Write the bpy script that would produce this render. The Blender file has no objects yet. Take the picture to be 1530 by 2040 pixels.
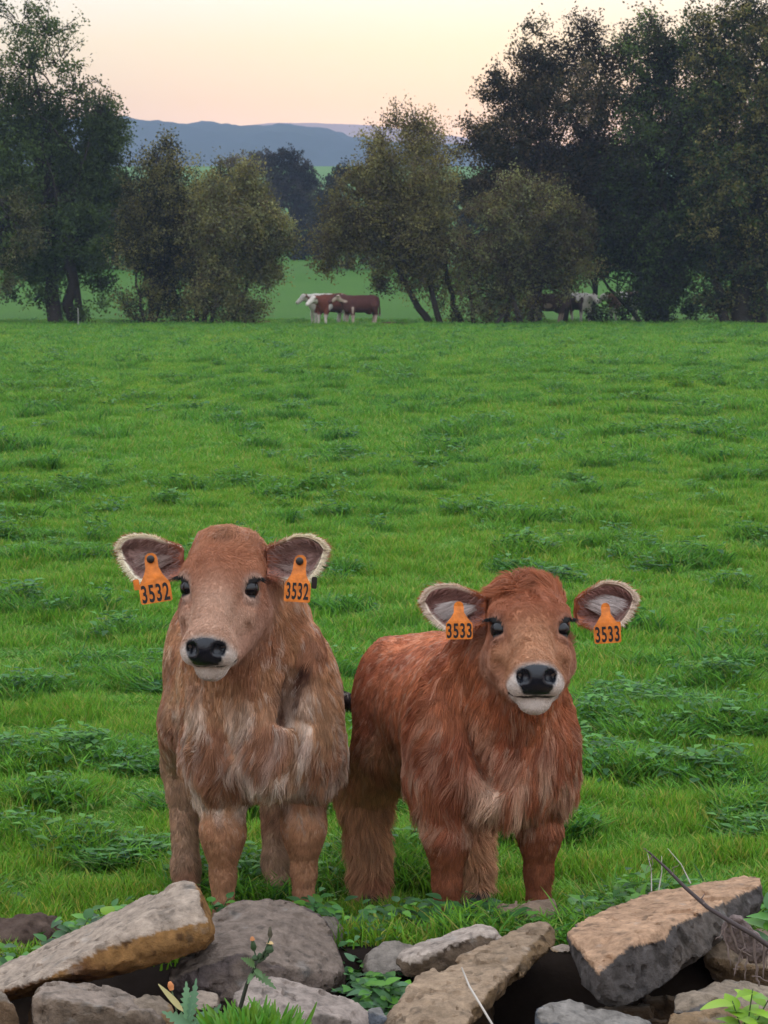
import bpy, bmesh, math, random
import numpy as np
from mathutils import Vector, Matrix, Quaternion, kdtree

R = math.radians
rng = np.random.default_rng(7)
random.seed(7)
scene = bpy.context.scene
COL = scene.collection

# ------------------------------------------------------------------ camera
FPX, CXP, CYP = 4500.0, 765.0, 1020.0      # focal length and centre in photograph pixels
CAM_H = 1.58
PITCH = math.atan((1020 - 574) / FPX)
cam_d = bpy.data.cameras.new("camera")
cam = bpy.data.objects.new("camera", cam_d)
COL.objects.link(cam)
cam_d.sensor_fit = 'VERTICAL'
cam_d.sensor_height = 36.0
cam_d.lens = FPX / 2040.0 * 36.0
cam_d.clip_start = 0.1
cam_d.clip_end = 6000
cam.location = (0, 0, CAM_H)
cam.rotation_euler = (math.pi / 2 - PITCH, 0, 0)
cam_d.dof.use_dof = True
cam_d.dof.focus_distance = 4.95
cam_d.dof.aperture_fstop = 26.0
scene.camera = cam


def at(px, py, y):
    """photo pixel + distance along +Y -> world point"""
    a = (px - CXP) / FPX
    b = (CYP - py) / FPX
    c, s = math.cos(PITCH), math.sin(PITCH)
    d = Vector((a, c + b * s, -s + b * c))
    t = y / d.y
    return Vector((0, 0, CAM_H)) + d * t


# ------------------------------------------------------------------ world
SUN_EL, SUN_AZ = R(3.0), R(4.0)            # just above the far hill, hidden behind the trees
world = bpy.data.worlds.new("World")
scene.world = world
world.use_nodes = True
nt = world.node_tree
nt.nodes.clear()
out = nt.nodes.new("ShaderNodeOutputWorld")
sky = nt.nodes.new("ShaderNodeTexSky")
sky.sky_type = 'NISHITA'
sky.sun_disc = False
sky.sun_elevation = SUN_EL
sky.sun_rotation = SUN_AZ
sky.altitude = 100
sky.air_density = 1.0
sky.dust_density = 1.5
sky.ozone_density = 1.0
bg1 = nt.nodes.new("ShaderNodeBackground")
bg1.inputs[1].default_value = 0.012
nt.links.new(sky.outputs[0], bg1.inputs[0])
# added sky gradient: peach near the horizon, brightened overhead to light the ground
geo = nt.nodes.new("ShaderNodeTexCoord")
sep = nt.nodes.new("ShaderNodeSeparateXYZ")
nt.links.new(geo.outputs['Generated'], sep.inputs[0])
ramp = nt.nodes.new("ShaderNodeValToRGB")
nt.links.new(sep.outputs[2], ramp.inputs[0])
cr = ramp.color_ramp
cr.elements[0].position = 0.0
cr.elements[0].color = (0.40, 0.25, 0.20, 1)
cr.elements[1].position = 1.0
cr.elements[1].color = (1.05, 1.15, 1.30, 1)
for p_, c_ in ((0.055, (0.37, 0.235, 0.195)), (0.08, (0.365, 0.270, 0.180)), (0.105, (0.42, 0.375, 0.262)),
               (0.135, (0.50, 0.495, 0.465)), (0.40, (0.98, 1.03, 1.12))):
    e_ = cr.elements.new(p_)
    e_.color = (*c_, 1)
bg2 = nt.nodes.new("ShaderNodeBackground")
bg2.inputs[1].default_value = 1.0
nt.links.new(ramp.outputs[0], bg2.inputs[0])
add = nt.nodes.new("ShaderNodeAddShader")
nt.links.new(bg1.outputs[0], add.inputs[0])
nt.links.new(bg2.outputs[0], add.inputs[1])
nt.links.new(add.outputs[0], out.inputs['Surface'])

sun_d = bpy.data.lights.new("sun", 'SUN')
sun = bpy.data.objects.new("sun", sun_d)
COL.objects.link(sun)
sun_d.energy = 0.6
sun_d.angle = R(3)
sun_d.color = (1.0, 0.62, 0.38)
sd = Vector((math.sin(SUN_AZ) * math.cos(SUN_EL), math.cos(SUN_AZ) * math.cos(SUN_EL), math.sin(SUN_EL)))
sun.rotation_euler = (-sd).to_track_quat('-Z', 'Y').to_euler()

vs = scene.view_settings
vs.view_transform = 'Standard'
vs.look = 'None'
vs.gamma = 1.0
vs.use_curve_mapping = False
vs.exposure = 0.9
scene.render.film_transparent = False
scene.cycles.max_bounces = 6
scene.cycles.diffuse_bounces = 3
scene.cycles.transmission_bounces = 3
scene.cycles.volume_bounces = 1
scene.cycles.use_denoising = True
try:
    scene.cycles_curves.shape = 'RIBBONS'
except Exception:
    pass


# ------------------------------------------------------------------ helpers
def tag(o, label=None, cat=None, group=None, kind=None):
    if label: o['label'] = label
    if cat: o['category'] = cat
    if group: o['group'] = group
    if kind: o['kind'] = kind
    return o


def link(o, parent=None):
    COL.objects.link(o)
    if parent is not None:
        o.parent = parent
    return o


def empty(name, loc=(0, 0, 0), rz=0.0):
    o = bpy.data.objects.new(name, None)
    o.location = loc
    o.rotation_euler = (0, 0, rz)
    o.empty_display_size = 0.1
    return link(o)


def mesh_obj(name, V, F, mat, parent=None, smooth=True, col=None, extra=None):
    """V (n,3); F (m,k) array of one face size, or list of such arrays"""
    V = np.asarray(V, dtype=np.float32).reshape(-1, 3)
    Fs = F if isinstance(F, list) else [F]
    Fs = [np.asarray(f, dtype=np.int32) for f in Fs if len(f)]
    me = bpy.data.meshes.new(name)
    me.vertices.add(len(V))
    me.vertices.foreach_set("co", V.ravel())
    nl = sum(f.size for f in Fs)
    npoly = sum(len(f) for f in Fs)
    me.loops.add(nl)
    me.loops.foreach_set("vertex_index", np.concatenate([f.ravel() for f in Fs]))
    me.polygons.add(npoly)
    sizes = np.concatenate([np.full(len(f), f.shape[1], dtype=np.int32) for f in Fs])
    starts = np.concatenate([[0], np.cumsum(sizes)[:-1]]).astype(np.int32)
    me.polygons.foreach_set("loop_start", starts)
    if smooth:
        me.polygons.foreach_set("use_smooth", np.ones(npoly, dtype=bool))
    if col is not None:
        a = me.attributes.new("Col", 'FLOAT_COLOR', 'POINT')
        c = np.ones((len(V), 4), dtype=np.float32)
        c[:, :3] = col
        a.data.foreach_set("color", c.ravel())
    if extra:
        for k_, v_ in extra.items():
            a = me.attributes.new(k_, 'FLOAT', 'POINT')
            a.data.foreach_set("value", np.asarray(v_, dtype=np.float32))
    me.update(calc_edges=True)
    me.validate()
    if mat is not None:
        me.materials.append(mat)
    o = bpy.data.objects.new(name, me)
    return link(o, parent)


def hash3(ix, iy, iz, seed):
    h = (ix.astype(np.int64) * 374761393 + iy.astype(np.int64) * 668265263 + iz.astype(np.int64) * 2147483647 + seed * 974634777) & 0xFFFFFFFF
    h = ((h ^ (h >> 13)) * 1274126177) & 0xFFFFFFFF
    h = ((h ^ (h >> 16)) * 2246822519) & 0xFFFFFFFF
    h = h ^ (h >> 15)
    return (h & 0xFFFFFF).astype(np.float32) / float(0xFFFFFF)


def vnoise(P, seed=0):
    """value noise 0..1"""
    P = np.asarray(P, dtype=np.float32)
    i = np.floor(P).astype(np.int64)
    f = P - i
    u = f * f * (3 - 2 * f)
    r = 0
    for dx in (0, 1):
        wx = u[:, 0] if dx else 1 - u[:, 0]
        for dy in (0, 1):
            wy = u[:, 1] if dy else 1 - u[:, 1]
            for dz in (0, 1):
                wz = u[:, 2] if dz else 1 - u[:, 2]
                r = r + wx * wy * wz * hash3(i[:, 0] + dx, i[:, 1] + dy, i[:, 2] + dz, seed)
    return r


def fbm(P, octs=4, seed=0, gain=0.5):
    P = np.asarray(P, dtype=np.float32)
    a, s, t = 1.0, 0.0, 0.0
    for o_ in range(octs):
        s = s + a * vnoise(P * (2.03 ** o_) + 17.3 * o_, seed + o_)
        t += a
        a *= gain
    return s / t


def smoothstep(a, b, x):
    t = np.clip((np.asarray(x) - a) / (b - a), 0, 1)
    return t * t * (3 - 2 * t)


def mixc(c0, c1, t):
    t = np.asarray(t)[..., None]
    return np.asarray(c0) * (1 - t) + np.asarray(c1) * t


# ------------------------------------------------------------------ materials
def new_mat(name):
    m = bpy.data.materials.new(name)
    m.use_nodes = True
    n = m.node_tree
    b = n.nodes["Principled BSDF"]
    return m, n, b


def set_spec(b, v):
    b.inputs['Specular IOR Level'].default_value = v


def mat_plain(name, col, rough=0.6, spec=0.3, bump=0.0, bscale=40, var=0.0):
    m, n, b = new_mat(name)
    b.inputs['Base Color'].default_value = (*col, 1)
    b.inputs['Roughness'].default_value = rough
    set_spec(b, spec)
    if bump or var:
        tc = n.nodes.new("ShaderNodeTexCoord")
        nz = n.nodes.new("ShaderNodeTexNoise")
        nz.inputs['Scale'].default_value = bscale
        nz.inputs['Detail'].default_value = 5
        n.links.new(tc.outputs['Object'], nz.inputs['Vector'])
        if bump:
            bp = n.nodes.new("ShaderNodeBump")
            bp.inputs['Strength'].default_value = bump
            bp.inputs['Distance'].default_value = 0.01
            n.links.new(nz.outputs['Fac'], bp.inputs['Height'])
            n.links.new(bp.outputs[0], b.inputs['Normal'])
        if var:
            hv = n.nodes.new("ShaderNodeHueSaturation")
            hv.inputs['Color'].default_value = (*col, 1)
            mr = n.nodes.new("ShaderNodeMapRange")
            mr.inputs[1].default_value = 0.3
            mr.inputs[2].default_value = 0.7
            mr.inputs[3].default_value = 1 - var
            mr.inputs[4].default_value = 1 + var
            n.links.new(nz.outputs['Fac'], mr.inputs[0])
            n.links.new(mr.outputs[0], hv.inputs['Value'])
            n.links.new(hv.outputs[0], b.inputs['Base Color'])
    return m


def mat_attr(name, rough=0.7, spec=0.2, transl=0.0, var=0.0, vscale=30, bump=0.0, bscale=60, tcol=(1.2, 1.3, 0.5)):
    """colour from the 'Col' attribute, small noise on top"""
    m, n, b = new_mat(name)
    at_ = n.nodes.new("ShaderNodeAttribute")
    at_.attribute_name = "Col"
    src = at_.outputs['Color']
    tc = n.nodes.new("ShaderNodeTexCoord")
    if var:
        nz = n.nodes.new("ShaderNodeTexNoise")
        nz.inputs['Scale'].default_value = vscale
        nz.inputs['Detail'].default_value = 6
        nz.inputs['Roughness'].default_value = 0.65
        n.links.new(tc.outputs['Object'], nz.inputs['Vector'])
        mr = n.nodes.new("ShaderNodeMapRange")
        mr.inputs[1].default_value = 0.3
        mr.inputs[2].default_value = 0.7
        mr.inputs[3].default_value = 1 - var
        mr.inputs[4].default_value = 1 + var
        n.links.new(nz.outputs['Fac'], mr.inputs[0])
        hv = n.nodes.new("ShaderNodeHueSaturation")
        n.links.new(src, hv.inputs['Color'])
        n.links.new(mr.outputs[0], hv.inputs['Value'])
        src = hv.outputs[0]
    n.links.new(src, b.inputs['Base Color'])
    b.inputs['Roughness'].default_value = rough
    set_spec(b, spec)
    if bump:
        nz2 = n.nodes.new("ShaderNodeTexNoise")
        nz2.inputs['Scale'].default_value = bscale
        nz2.inputs['Detail'].default_value = 8
        nz2.inputs['Roughness'].default_value = 0.7
        n.links.new(tc.outputs['Object'], nz2.inputs['Vector'])
        bp = n.nodes.new("ShaderNodeBump")
        bp.inputs['Strength'].default_value = bump
        bp.inputs['Distance'].default_value = 0.01
        n.links.new(nz2.outputs['Fac'], bp.inputs['Height'])
        n.links.new(bp.outputs[0], b.inputs['Normal'])
    if transl:
        tr = n.nodes.new("ShaderNodeBsdfTranslucent")
        mul = n.nodes.new("ShaderNodeMix")
        mul.data_type = 'RGBA'
        mul.blend_type = 'MULTIPLY'
        mul.inputs[0].default_value = 1.0
        n.links.new(src, mul.inputs[6])
        mul.inputs[7].default_value = (*tcol, 1)
        n.links.new(mul.outputs[2], tr.inputs['Color'])
        mx = n.nodes.new("ShaderNodeMixShader")
        mx.inputs[0].default_value = transl
        n.links.new(b.outputs[0], mx.inputs[1])
        n.links.new(tr.outputs[0], mx.inputs[2])
        n.links.new(mx.outputs[0], n.nodes["Material Output"].inputs['Surface'])
    return m


# ------------------------------------------------------------------ implicit surfaces
class SDF:
    """smooth union of ellipsoids and rounded cones, evaluated with local culling"""

    def __init__(self):
        self.p = []

    def ell(self, c, r, k=0.03, M=None, op='add'):
        self.p.append(('e', np.array(c, dtype=np.float32), np.array(r, dtype=np.float32), k, None if M is None else np.array(M, dtype=np.float32), op))

    def cone(self, a, b, ra, rb, k=0.03, op='add'):
        self.p.append(('c', np.array(a, dtype=np.float32), np.array(b, dtype=np.float32), k, (ra, rb), op))

    def bounds(self):
        lo, hi = np.full(3, 1e9), np.full(3, -1e9)
        for q in self.p:
            if q[5] != 'add':
                continue
            l, h = self._box(q, 0.0)
            lo, hi = np.minimum(lo, l), np.maximum(hi, h)
        return lo, hi

    def _box(self, q, m):
        if q[0] == 'e':
            r = q[2] if q[4] is None else np.full(3, q[2].max())
            return q[1] - r - m, q[1] + r + m
        ra = max(q[4])
        return np.minimum(q[1], q[2]) - ra - m, np.maximum(q[1], q[2]) + ra + m

    def _d(self, q, P):
        if q[0] == 'e':
            L = P - q[1]
            if q[4] is not None:
                L = L @ q[4]
            k0 = np.linalg.norm(L / q[2], axis=1)
            k1 = np.linalg.norm(L / (q[2] * q[2]), axis=1) + 1e-9
            return k0 * (k0 - 1.0) / k1
        a, b = q[1], q[2]
        ab = b - a
        t = np.clip(((P - a) @ ab) / float(ab @ ab), 0, 1)
        d = np.linalg.norm(P - a - t[:, None] * ab, axis=1)
        return d - (q[4][0] + (q[4][1] - q[4][0]) * t)

    def ev(self, P, band=0.06):
        P = np.asarray(P, dtype=np.float32)
        D = np.full(len(P), 1.0, dtype=np.float32)
        for q in self.p:
            k = q[3]
            lo, hi = self._box(q, band + k)
            idx = np.nonzero(((P > lo) & (P < hi)).all(axis=1))[0]
            if not len(idx):
                continue
            d = self._d(q, P[idx])
            c = D[idx]
            if q[5] == 'add':
                h = np.clip(0.5 + 0.5 * (c - d) / k, 0, 1)
                D[idx] = c * (1 - h) + d * h - k * h * (1 - h)
            else:
                h = np.clip(0.5 - 0.5 * (c + d) / k, 0, 1)
                D[idx] = c * (1 - h) - d * h + k * h * (1 - h)
        return D


def surface_nets(F, org, h):
    S = F < 0
    nx, ny, nz = F.shape
    corners = [(a, b, c) for a in (0, 1) for b in (0, 1) for c in (0, 1)]
    cnt = np.zeros((nx - 1, ny - 1, nz - 1), dtype=np.int8)
    for a, b, c in corners:
        cnt += S[a:nx - 1 + a, b:ny - 1 + b, c:nz - 1 + c]
    act = (cnt > 0) & (cnt < 8)
    I = np.argwhere(act)
    vid = np.full(act.shape, -1, dtype=np.int32)
    vid[act] = np.arange(len(I))
    vals = {}
    for a, b, c in corners:
        vals[(a, b, c)] = F[I[:, 0] + a, I[:, 1] + b, I[:, 2] + c]
    acc = np.zeros((len(I), 3), dtype=np.float64)
    n = np.zeros(len(I))
    for e0 in corners:
        for ax in range(3):
            if e0[ax] == 0:
                e1 = list(e0)
                e1[ax] = 1
                e1 = tuple(e1)
                f0, f1 = vals[e0], vals[e1]
                m = (f0 < 0) != (f1 < 0)
                t = np.where(m, f0 / np.where(m, f0 - f1, 1), 0)
                p = np.repeat(np.array([e0], dtype=np.float64), len(I), 0)
                p[:, ax] += t
                acc += p * m[:, None]
                n += m
    V = (I + acc / n[:, None]) * h + org
    faces = []
    for ax in range(3):
        sl0 = [slice(None)] * 3
        sl1 = [slice(None)] * 3
        sl0[ax] = slice(0, -1)
        sl1[ax] = slice(1, None)
        A, B = S[tuple(sl0)], S[tuple(sl1)]
        E = np.argwhere(A != B)
        u, v = (ax + 1) % 3, (ax + 2) % 3
        ok = (E[:, u] > 0) & (E[:, v] > 0) & (E[:, u] < F.shape[u] - 1) & (E[:, v] < F.shape[v] - 1)
        E = E[ok]
        q = []
        for du, dv in ((0, 0), (1, 0), (1, 1), (0, 1)):
            C = E.copy()
            C[:, u] -= 1 - du
            C[:, v] -= 1 - dv
            q.append(vid[C[:, 0], C[:, 1], C[:, 2]])
        q = np.stack(q, 1)
        flip = ~A[E[:, 0], E[:, 1], E[:, 2]]
        q[flip] = q[flip][:, ::-1]
        faces.append(q)
    Q = np.concatenate(faces)
    Q = Q[(Q >= 0).all(axis=1)]
    return V.astype(np.float32), Q


def grad(fn, V, e=0.002):
    g = np.zeros_like(V)
    for a in range(3):
        d = np.zeros(3, dtype=np.float32)
        d[a] = e
        g[:, a] = fn(V + d) - fn(V - d)
    L = np.linalg.norm(g, axis=1, keepdims=True) + 1e-12
    return g / L, (L[:, 0] / (2 * e))


def polygonise(fn, lo, hi, h, coarse=4, project=2):
    lo = np.asarray(lo, dtype=np.float64) - 3 * h
    hi = np.asarray(hi, dtype=np.float64) + 3 * h
    H = h * coarse
    n = np.ceil((hi - lo) / H).astype(int) + 1
    ax = [lo[i] + H * np.arange(n[i]) for i in range(3)]
    G = np.stack(np.meshgrid(*ax, indexing='ij'), -1).reshape(-1, 3).astype(np.float32)
    Fc = fn(G).reshape(n)
    near = np.abs(Fc) < H * 1.9
    fine_n = (n - 1) * coarse + 1
    Ff = np.empty(fine_n, dtype=np.float32)
    # nearest coarse value as the far-away fill
    ix = [np.minimum((np.arange(fine_n[i]) + coarse // 2) // coarse, n[i] - 1) for i in range(3)]
    Ff = Fc[np.ix_(*ix)].copy()
    cell = np.zeros(n - 1, dtype=bool)
    for a in (0, 1):
        for b in (0, 1):
            for c in (0, 1):
                cell |= near[a:n[0] - 1 + a, b:n[1] - 1 + b, c:n[2] - 1 + c]
    m = np.zeros(fine_n, dtype=bool)
    C = np.repeat(np.repeat(np.repeat(cell, coarse, 0), coarse, 1), coarse, 2)
    m[:-1, :-1, :-1] = C
    m[1:, 1:, 1:] |= C
    m[:-1, 1:, 1:] |= C
    m[1:, :-1, 1:] |= C
    m[1:, 1:, :-1] |= C
    m[1:, :-1, :-1] |= C
    m[:-1, 1:, :-1] |= C
    m[:-1, :-1, 1:] |= C
    I = np.argwhere(m)
    P = (lo + I * h).astype(np.float32)
    Ff[m] = fn(P)
    V, Q = surface_nets(Ff, lo, h)
    for _ in range(project):
        g, s = grad(fn, V)
        d = fn(V)
        V = V - g * np.clip(d / np.maximum(s, 0.3), -h, h)[:, None]
    return V, Q


def tube(pts, radii, sides=6, cap=True):
    """returns V, Fquads for a tube through pts"""
    pts = np.asarray(pts, dtype=np.float64)
    n = len(pts)
    radii = np.broadcast_to(np.asarray(radii, dtype=np.float64), (n,))
    T = np.gradient(pts, axis=0)
    T /= np.linalg.norm(T, axis=1, keepdims=True) + 1e-12
    ref = np.array([0.0, 0.0, 1.0]) if abs(T[0][2]) < 0.9 else np.array([1.0, 0.0, 0.0])
    V = []
    u = np.cross(T[0], ref)
    u /= np.linalg.norm(u)
    for i in range(n):
        u = u - T[i] * (u @ T[i])
        u /= np.linalg.norm(u) + 1e-12
        w = np.cross(T[i], u)
        a = np.linspace(0, 2 * np.pi, sides, endpoint=False)
        V.append(pts[i] + radii[i] * (np.cos(a)[:, None] * u + np.sin(a)[:, None] * w))
    V = np.concatenate(V)
    F = []
    for i in range(n - 1):
        for j in range(sides):
            k = (j + 1) % sides
            F.append((i * sides + j, i * sides + k, (i + 1) * sides + k, (i + 1) * sides + j))
    if cap:
        for base in (0, (n - 1) * sides):
            for j in range(1, sides - 1, 2):
                F.append((base, base + j, base + j + 1, base + min(j + 2, sides - 1)) if j + 2 < sides else (base, base + j, base + j + 1, base + j + 1))
    F = [f for f in F if len(set(f)) == 4]
    return V, np.array(F, dtype=np.int32)


class MB:
    """collects pieces into one mesh"""

    def __init__(self):
        self.V, self.F, self.C, self.n = [], {}, [], 0

    def add(self, V, F, col=(1, 1, 1)):
        V = np.asarray(V, dtype=np.float32)
        F = np.asarray(F, dtype=np.int32)
        self.V.append(V)
        self.F.setdefault(F.shape[1], []).append(F + self.n)
        c = np.broadcast_to(np.asarray(col, dtype=np.float32), (len(V), 3))
        self.C.append(c)
        self.n += len(V)

    def build(self, name, mat, parent=None, smooth=True):
        return mesh_obj(name, np.concatenate(self.V), [np.concatenate(f) for f in self.F.values()], mat, parent, smooth, np.concatenate(self.C))


def hair_obj(name, P, rad, col, mat, parent=None):
    """P (n,k,3) strands, rad (n,k), col (n,3): one hair-curves object"""
    n, k = P.shape[:2]
    cu = bpy.data.hair_curves.new(name)
    cu.add_curves([k] * n)
    cu.attributes["position"].data.foreach_set("vector", np.ascontiguousarray(P, dtype=np.float32).ravel())
    a = cu.attributes.get("radius") or cu.attributes.new("radius", 'FLOAT', 'POINT')
    a.data.foreach_set("value", np.ascontiguousarray(rad, dtype=np.float32).ravel())
    a = cu.attributes.new("Col", 'FLOAT_COLOR', 'CURVE')
    c = np.ones((n, 4), dtype=np.float32)
    c[:, :3] = col
    a.data.foreach_set("color", c.ravel())
    cu.materials.append(mat)
    o = bpy.data.objects.new(name, cu)
    return link(o, parent)
# ------------------------------------------------------------------ land
def land_h(x, y):
    x = np.asarray(x, dtype=np.float64); y = np.asarray(y, dtype=np.float64)
    z = np.interp(y, [-30, 100, 130, 160, 230, 450, 520, 560, 2600], [0, 0, 0.9, 2.4, 6.0, 25.5, 28.0, 28.0, -5.0])
    P = np.stack([x, y, np.zeros_like(x)], -1).reshape(-1, 3)
    u = (fbm(P * 0.9, 3, 3) - 0.5) * 0.10 + (fbm(P * 3.1, 2, 13) - 0.5) * 0.05
    far = np.clip((140 - y) / 60, 0, 1)
    z = z + u.reshape(x.shape) * far * smoothstep(5.6, 7.5, y) + 0.02 * (u.reshape(x.shape) / 0.1) * (1 - smoothstep(5.6, 7.5, y)) * 0.3
    wob = 0.10 * np.sin(2.3 * x + 0.7) + 0.05 * np.sin(5.1 * x)
    bank = smoothstep(5.02, 4.72, y + 0.3 * wob) * (0.165 + 0.03 * np.sin(3.1 * x + 1))
    drop = smoothstep(4.66, 4.36, y + 0.2 * wob) * 0.70
    z = z + bank - drop
    z = z - 0.05 * smoothstep(4.0, 2.0, y)
    return z


def build_ground():
    ys = np.concatenate([np.linspace(-30, 3, 10)[:-1], np.arange(3.0, 6.0, 0.03), np.arange(6, 14, 0.07), 14 * (100 / 14) ** np.linspace(0, 1, 130)[1:], np.linspace(100, 560, 60)[1:], np.linspace(560, 2600, 12)[1:]])
    us = np.linspace(-1, 1, 121)
    us = np.sign(us) * (0.55 * np.abs(us) + 0.45 * np.abs(us) ** 5)
    X = us[None, :] * (1.6 + 0.62 * np.maximum(ys, 0) + 25 * smoothstep(20, 120, ys) + 30 * (ys < 2))[:, None]
    Y = np.repeat(ys[:, None], len(us), 1)
    Z = land_h(X, Y)
    V = np.stack([X, Y, Z], -1).reshape(-1, 3)
    nr, nc = X.shape
    vi = np.arange(nr * nc).reshape(nr, nc)
    F = np.stack([vi[:-1, :-1], vi[:-1, 1:], vi[1:, 1:], vi[1:, :-1]], -1).reshape(-1, 4)
    n1 = fbm(V * np.array([0.5, 0.5, 0]), 4, 21)
    n2 = fbm(V * np.array([2.2, 2.2, 0]), 3, 25)
    grass = mixc((0.040, 0.105, 0.016), (0.075, 0.150, 0.028), n1)
    grass = mixc(grass, (0.030, 0.075, 0.022), smoothstep(0.5, 0.7, n2) * 0.7)
    soil = mixc((0.011, 0.008, 0.007), (0.028, 0.019, 0.014), n2)
    pasture = mixc((0.032, 0.090, 0.012), (0.055, 0.115, 0.018), n1)
    y = V[:, 1]
    c = mixc(grass, pasture, smoothstep(100, 112, y))
    c = mixc(c, mixc((0.06, 0.13, 0.04), (0.09, 0.15, 0.05), n1), smoothstep(230, 330, y))
    c = mixc(soil, c, smoothstep(4.70, 4.84, y + 0.15 * (n2 - 0.5)))
    m = mat_attr("ground turf and soil", rough=0.95, spec=0.05, var=0.35, vscale=9, bump=0.5, bscale=30)
    g = mesh_obj("ground", V, F, m, None, True, c)
    g['kind'] = 'structure'
    return g


build_ground()


# ---- grass
def blade_tuft(name, nb, rad, hmin, hmax, w, mat, gen, cols, curl=0.5):
    mb = MB()
    for _ in range(nb):
        a = gen.random() * 2 * np.pi
        r = rad * math.sqrt(gen.random())
        h = hmin + (hmax - hmin) * gen.random()
        az = gen.random() * 2 * np.pi
        lean = np.array([math.cos(az), math.sin(az), 0]) * h * (0.15 + curl * gen.random())
        sd_ = np.array([-math.sin(az), math.cos(az), 0]) * 1.0
        tw = gen.random() * np.pi
        sd_ = np.array([math.cos(tw), math.sin(tw), 0])
        b = np.array([r * math.cos(a), r * math.sin(a), -0.01])
        ww = w * (0.6 + 0.8 * gen.random())
        pts = []
        for i, t in enumerate((0, 0.4, 0.75, 1.0)):
            c = b + np.array([0, 0, h * t * (1 - 0.18 * t)]) + lean * t ** 1.8
            if i < 3:
                wd = ww * (1 - 0.45 * t) * 0.5
                pts += [c - sd_ * wd, c + sd_ * wd]
            else:
                pts.append(c)
        c = cols[gen.integers(len(cols))] * (0.75 + 0.5 * gen.random())
        mb.V.append(np.array(pts, dtype=np.float32))
        mb.F.setdefault(4, []).append(np.array([(0, 1, 3, 2), (2, 3, 5, 4)]) + mb.n)
        mb.F.setdefault(3, []).append(np.array([(4, 5, 6)]) + mb.n)
        mb.C.append(np.broadcast_to(c, (7, 3)).astype(np.float32))
        mb.n += 7
    o = mb.build(name, mat)
    COL.objects.unlink(o)
    return o


def leaf_tuft(name, nb, rad, size, mat, gen, cols):
    mb = MB()
    for _ in range(nb):
        a = gen.random() * 2 * np.pi
        r = rad * math.sqrt(gen.random())
        h = 0.02 + 0.06 * gen.random()
        p = np.array([r * math.cos(a), r * math.sin(a), h])
        az = gen.random() * 2 * np.pi
        d = np.array([math.cos(az), math.sin(az), gen.normal(0.1, 0.35)]); d /= np.linalg.norm(d)
        sd_ = np.cross(d, [0, 0, 1]); sd_ /= np.linalg.norm(sd_)
        up = np.cross(sd_, d)
        l = size * (0.6 + 0.8 * gen.random()); w = l * 0.33
        pts = [p, p + d * l * .4 - sd_ * w + up * .1 * l, p + d * l * .45 - up * 0.03 * l, p + d * l * .4 + sd_ * w + up * .1 * l, p + d * l - up * .1 * l]
        c = cols[gen.integers(len(cols))] * (0.7 + 0.6 * gen.random())
        mb.add(pts, [(0, 1, 2), (0, 2, 3), (1, 4, 2), (2, 4, 3)], c)
    o = mb.build(name, mat)
    COL.objects.unlink(o)
    return o


def grass_mat():
    m, n, b = new_mat("grass blades")
    a = n.nodes.new("ShaderNodeAttribute"); a.attribute_name = "Col"
    t = n.nodes.new("ShaderNodeAttribute"); t.attribute_name = "tint"; t.attribute_type = 'INSTANCER'
    rp = n.nodes.new("ShaderNodeValToRGB")
    rp.color_ramp.elements[0].color = (0.42, 0.60, 0.90, 1)
    rp.color_ramp.elements[1].color = (1.25, 1.05, 0.75, 1)
    e = rp.color_ramp.elements.new(0.45); e.color = (0.90, 0.98, 0.95, 1)
    n.links.new(t.outputs['Fac'], rp.inputs[0])
    mu = n.nodes.new("ShaderNodeMix"); mu.data_type = 'RGBA'; mu.blend_type = 'MULTIPLY'; mu.inputs[0].default_value = 1
    n.links.new(a.outputs['Color'], mu.inputs[6]); n.links.new(rp.outputs[0], mu.inputs[7])
    n.links.new(mu.outputs[2], b.inputs['Base Color'])
    b.inputs['Roughness'].default_value = 0.55
    set_spec(b, 0.18)
    tr = n.nodes.new("ShaderNodeBsdfTranslucent")
    n.links.new(mu.outputs[2], tr.inputs['Color'])
    mx = n.nodes.new("ShaderNodeMixShader"); mx.inputs[0].default_value = 0.35
    n.links.new(b.outputs[0], mx.inputs[1]); n.links.new(tr.outputs[0], mx.inputs[2])
    n.links.new(mx.outputs[0], n.nodes["Material Output"].inputs['Surface'])
    return m


M_GRASS = grass_mat()
G1 = [np.array(c) for c in ((0.125, 0.300, 0.026), (0.100, 0.260, 0.024), (0.165, 0.330, 0.036), (0.080, 0.220, 0.028), (0.115, 0.280, 0.026), (0.26, 0.30, 0.07))]
G2 = [np.array(c) for c in ((0.060, 0.170, 0.036), (0.045, 0.135, 0.038), (0.080, 0.205, 0.034))]


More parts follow.
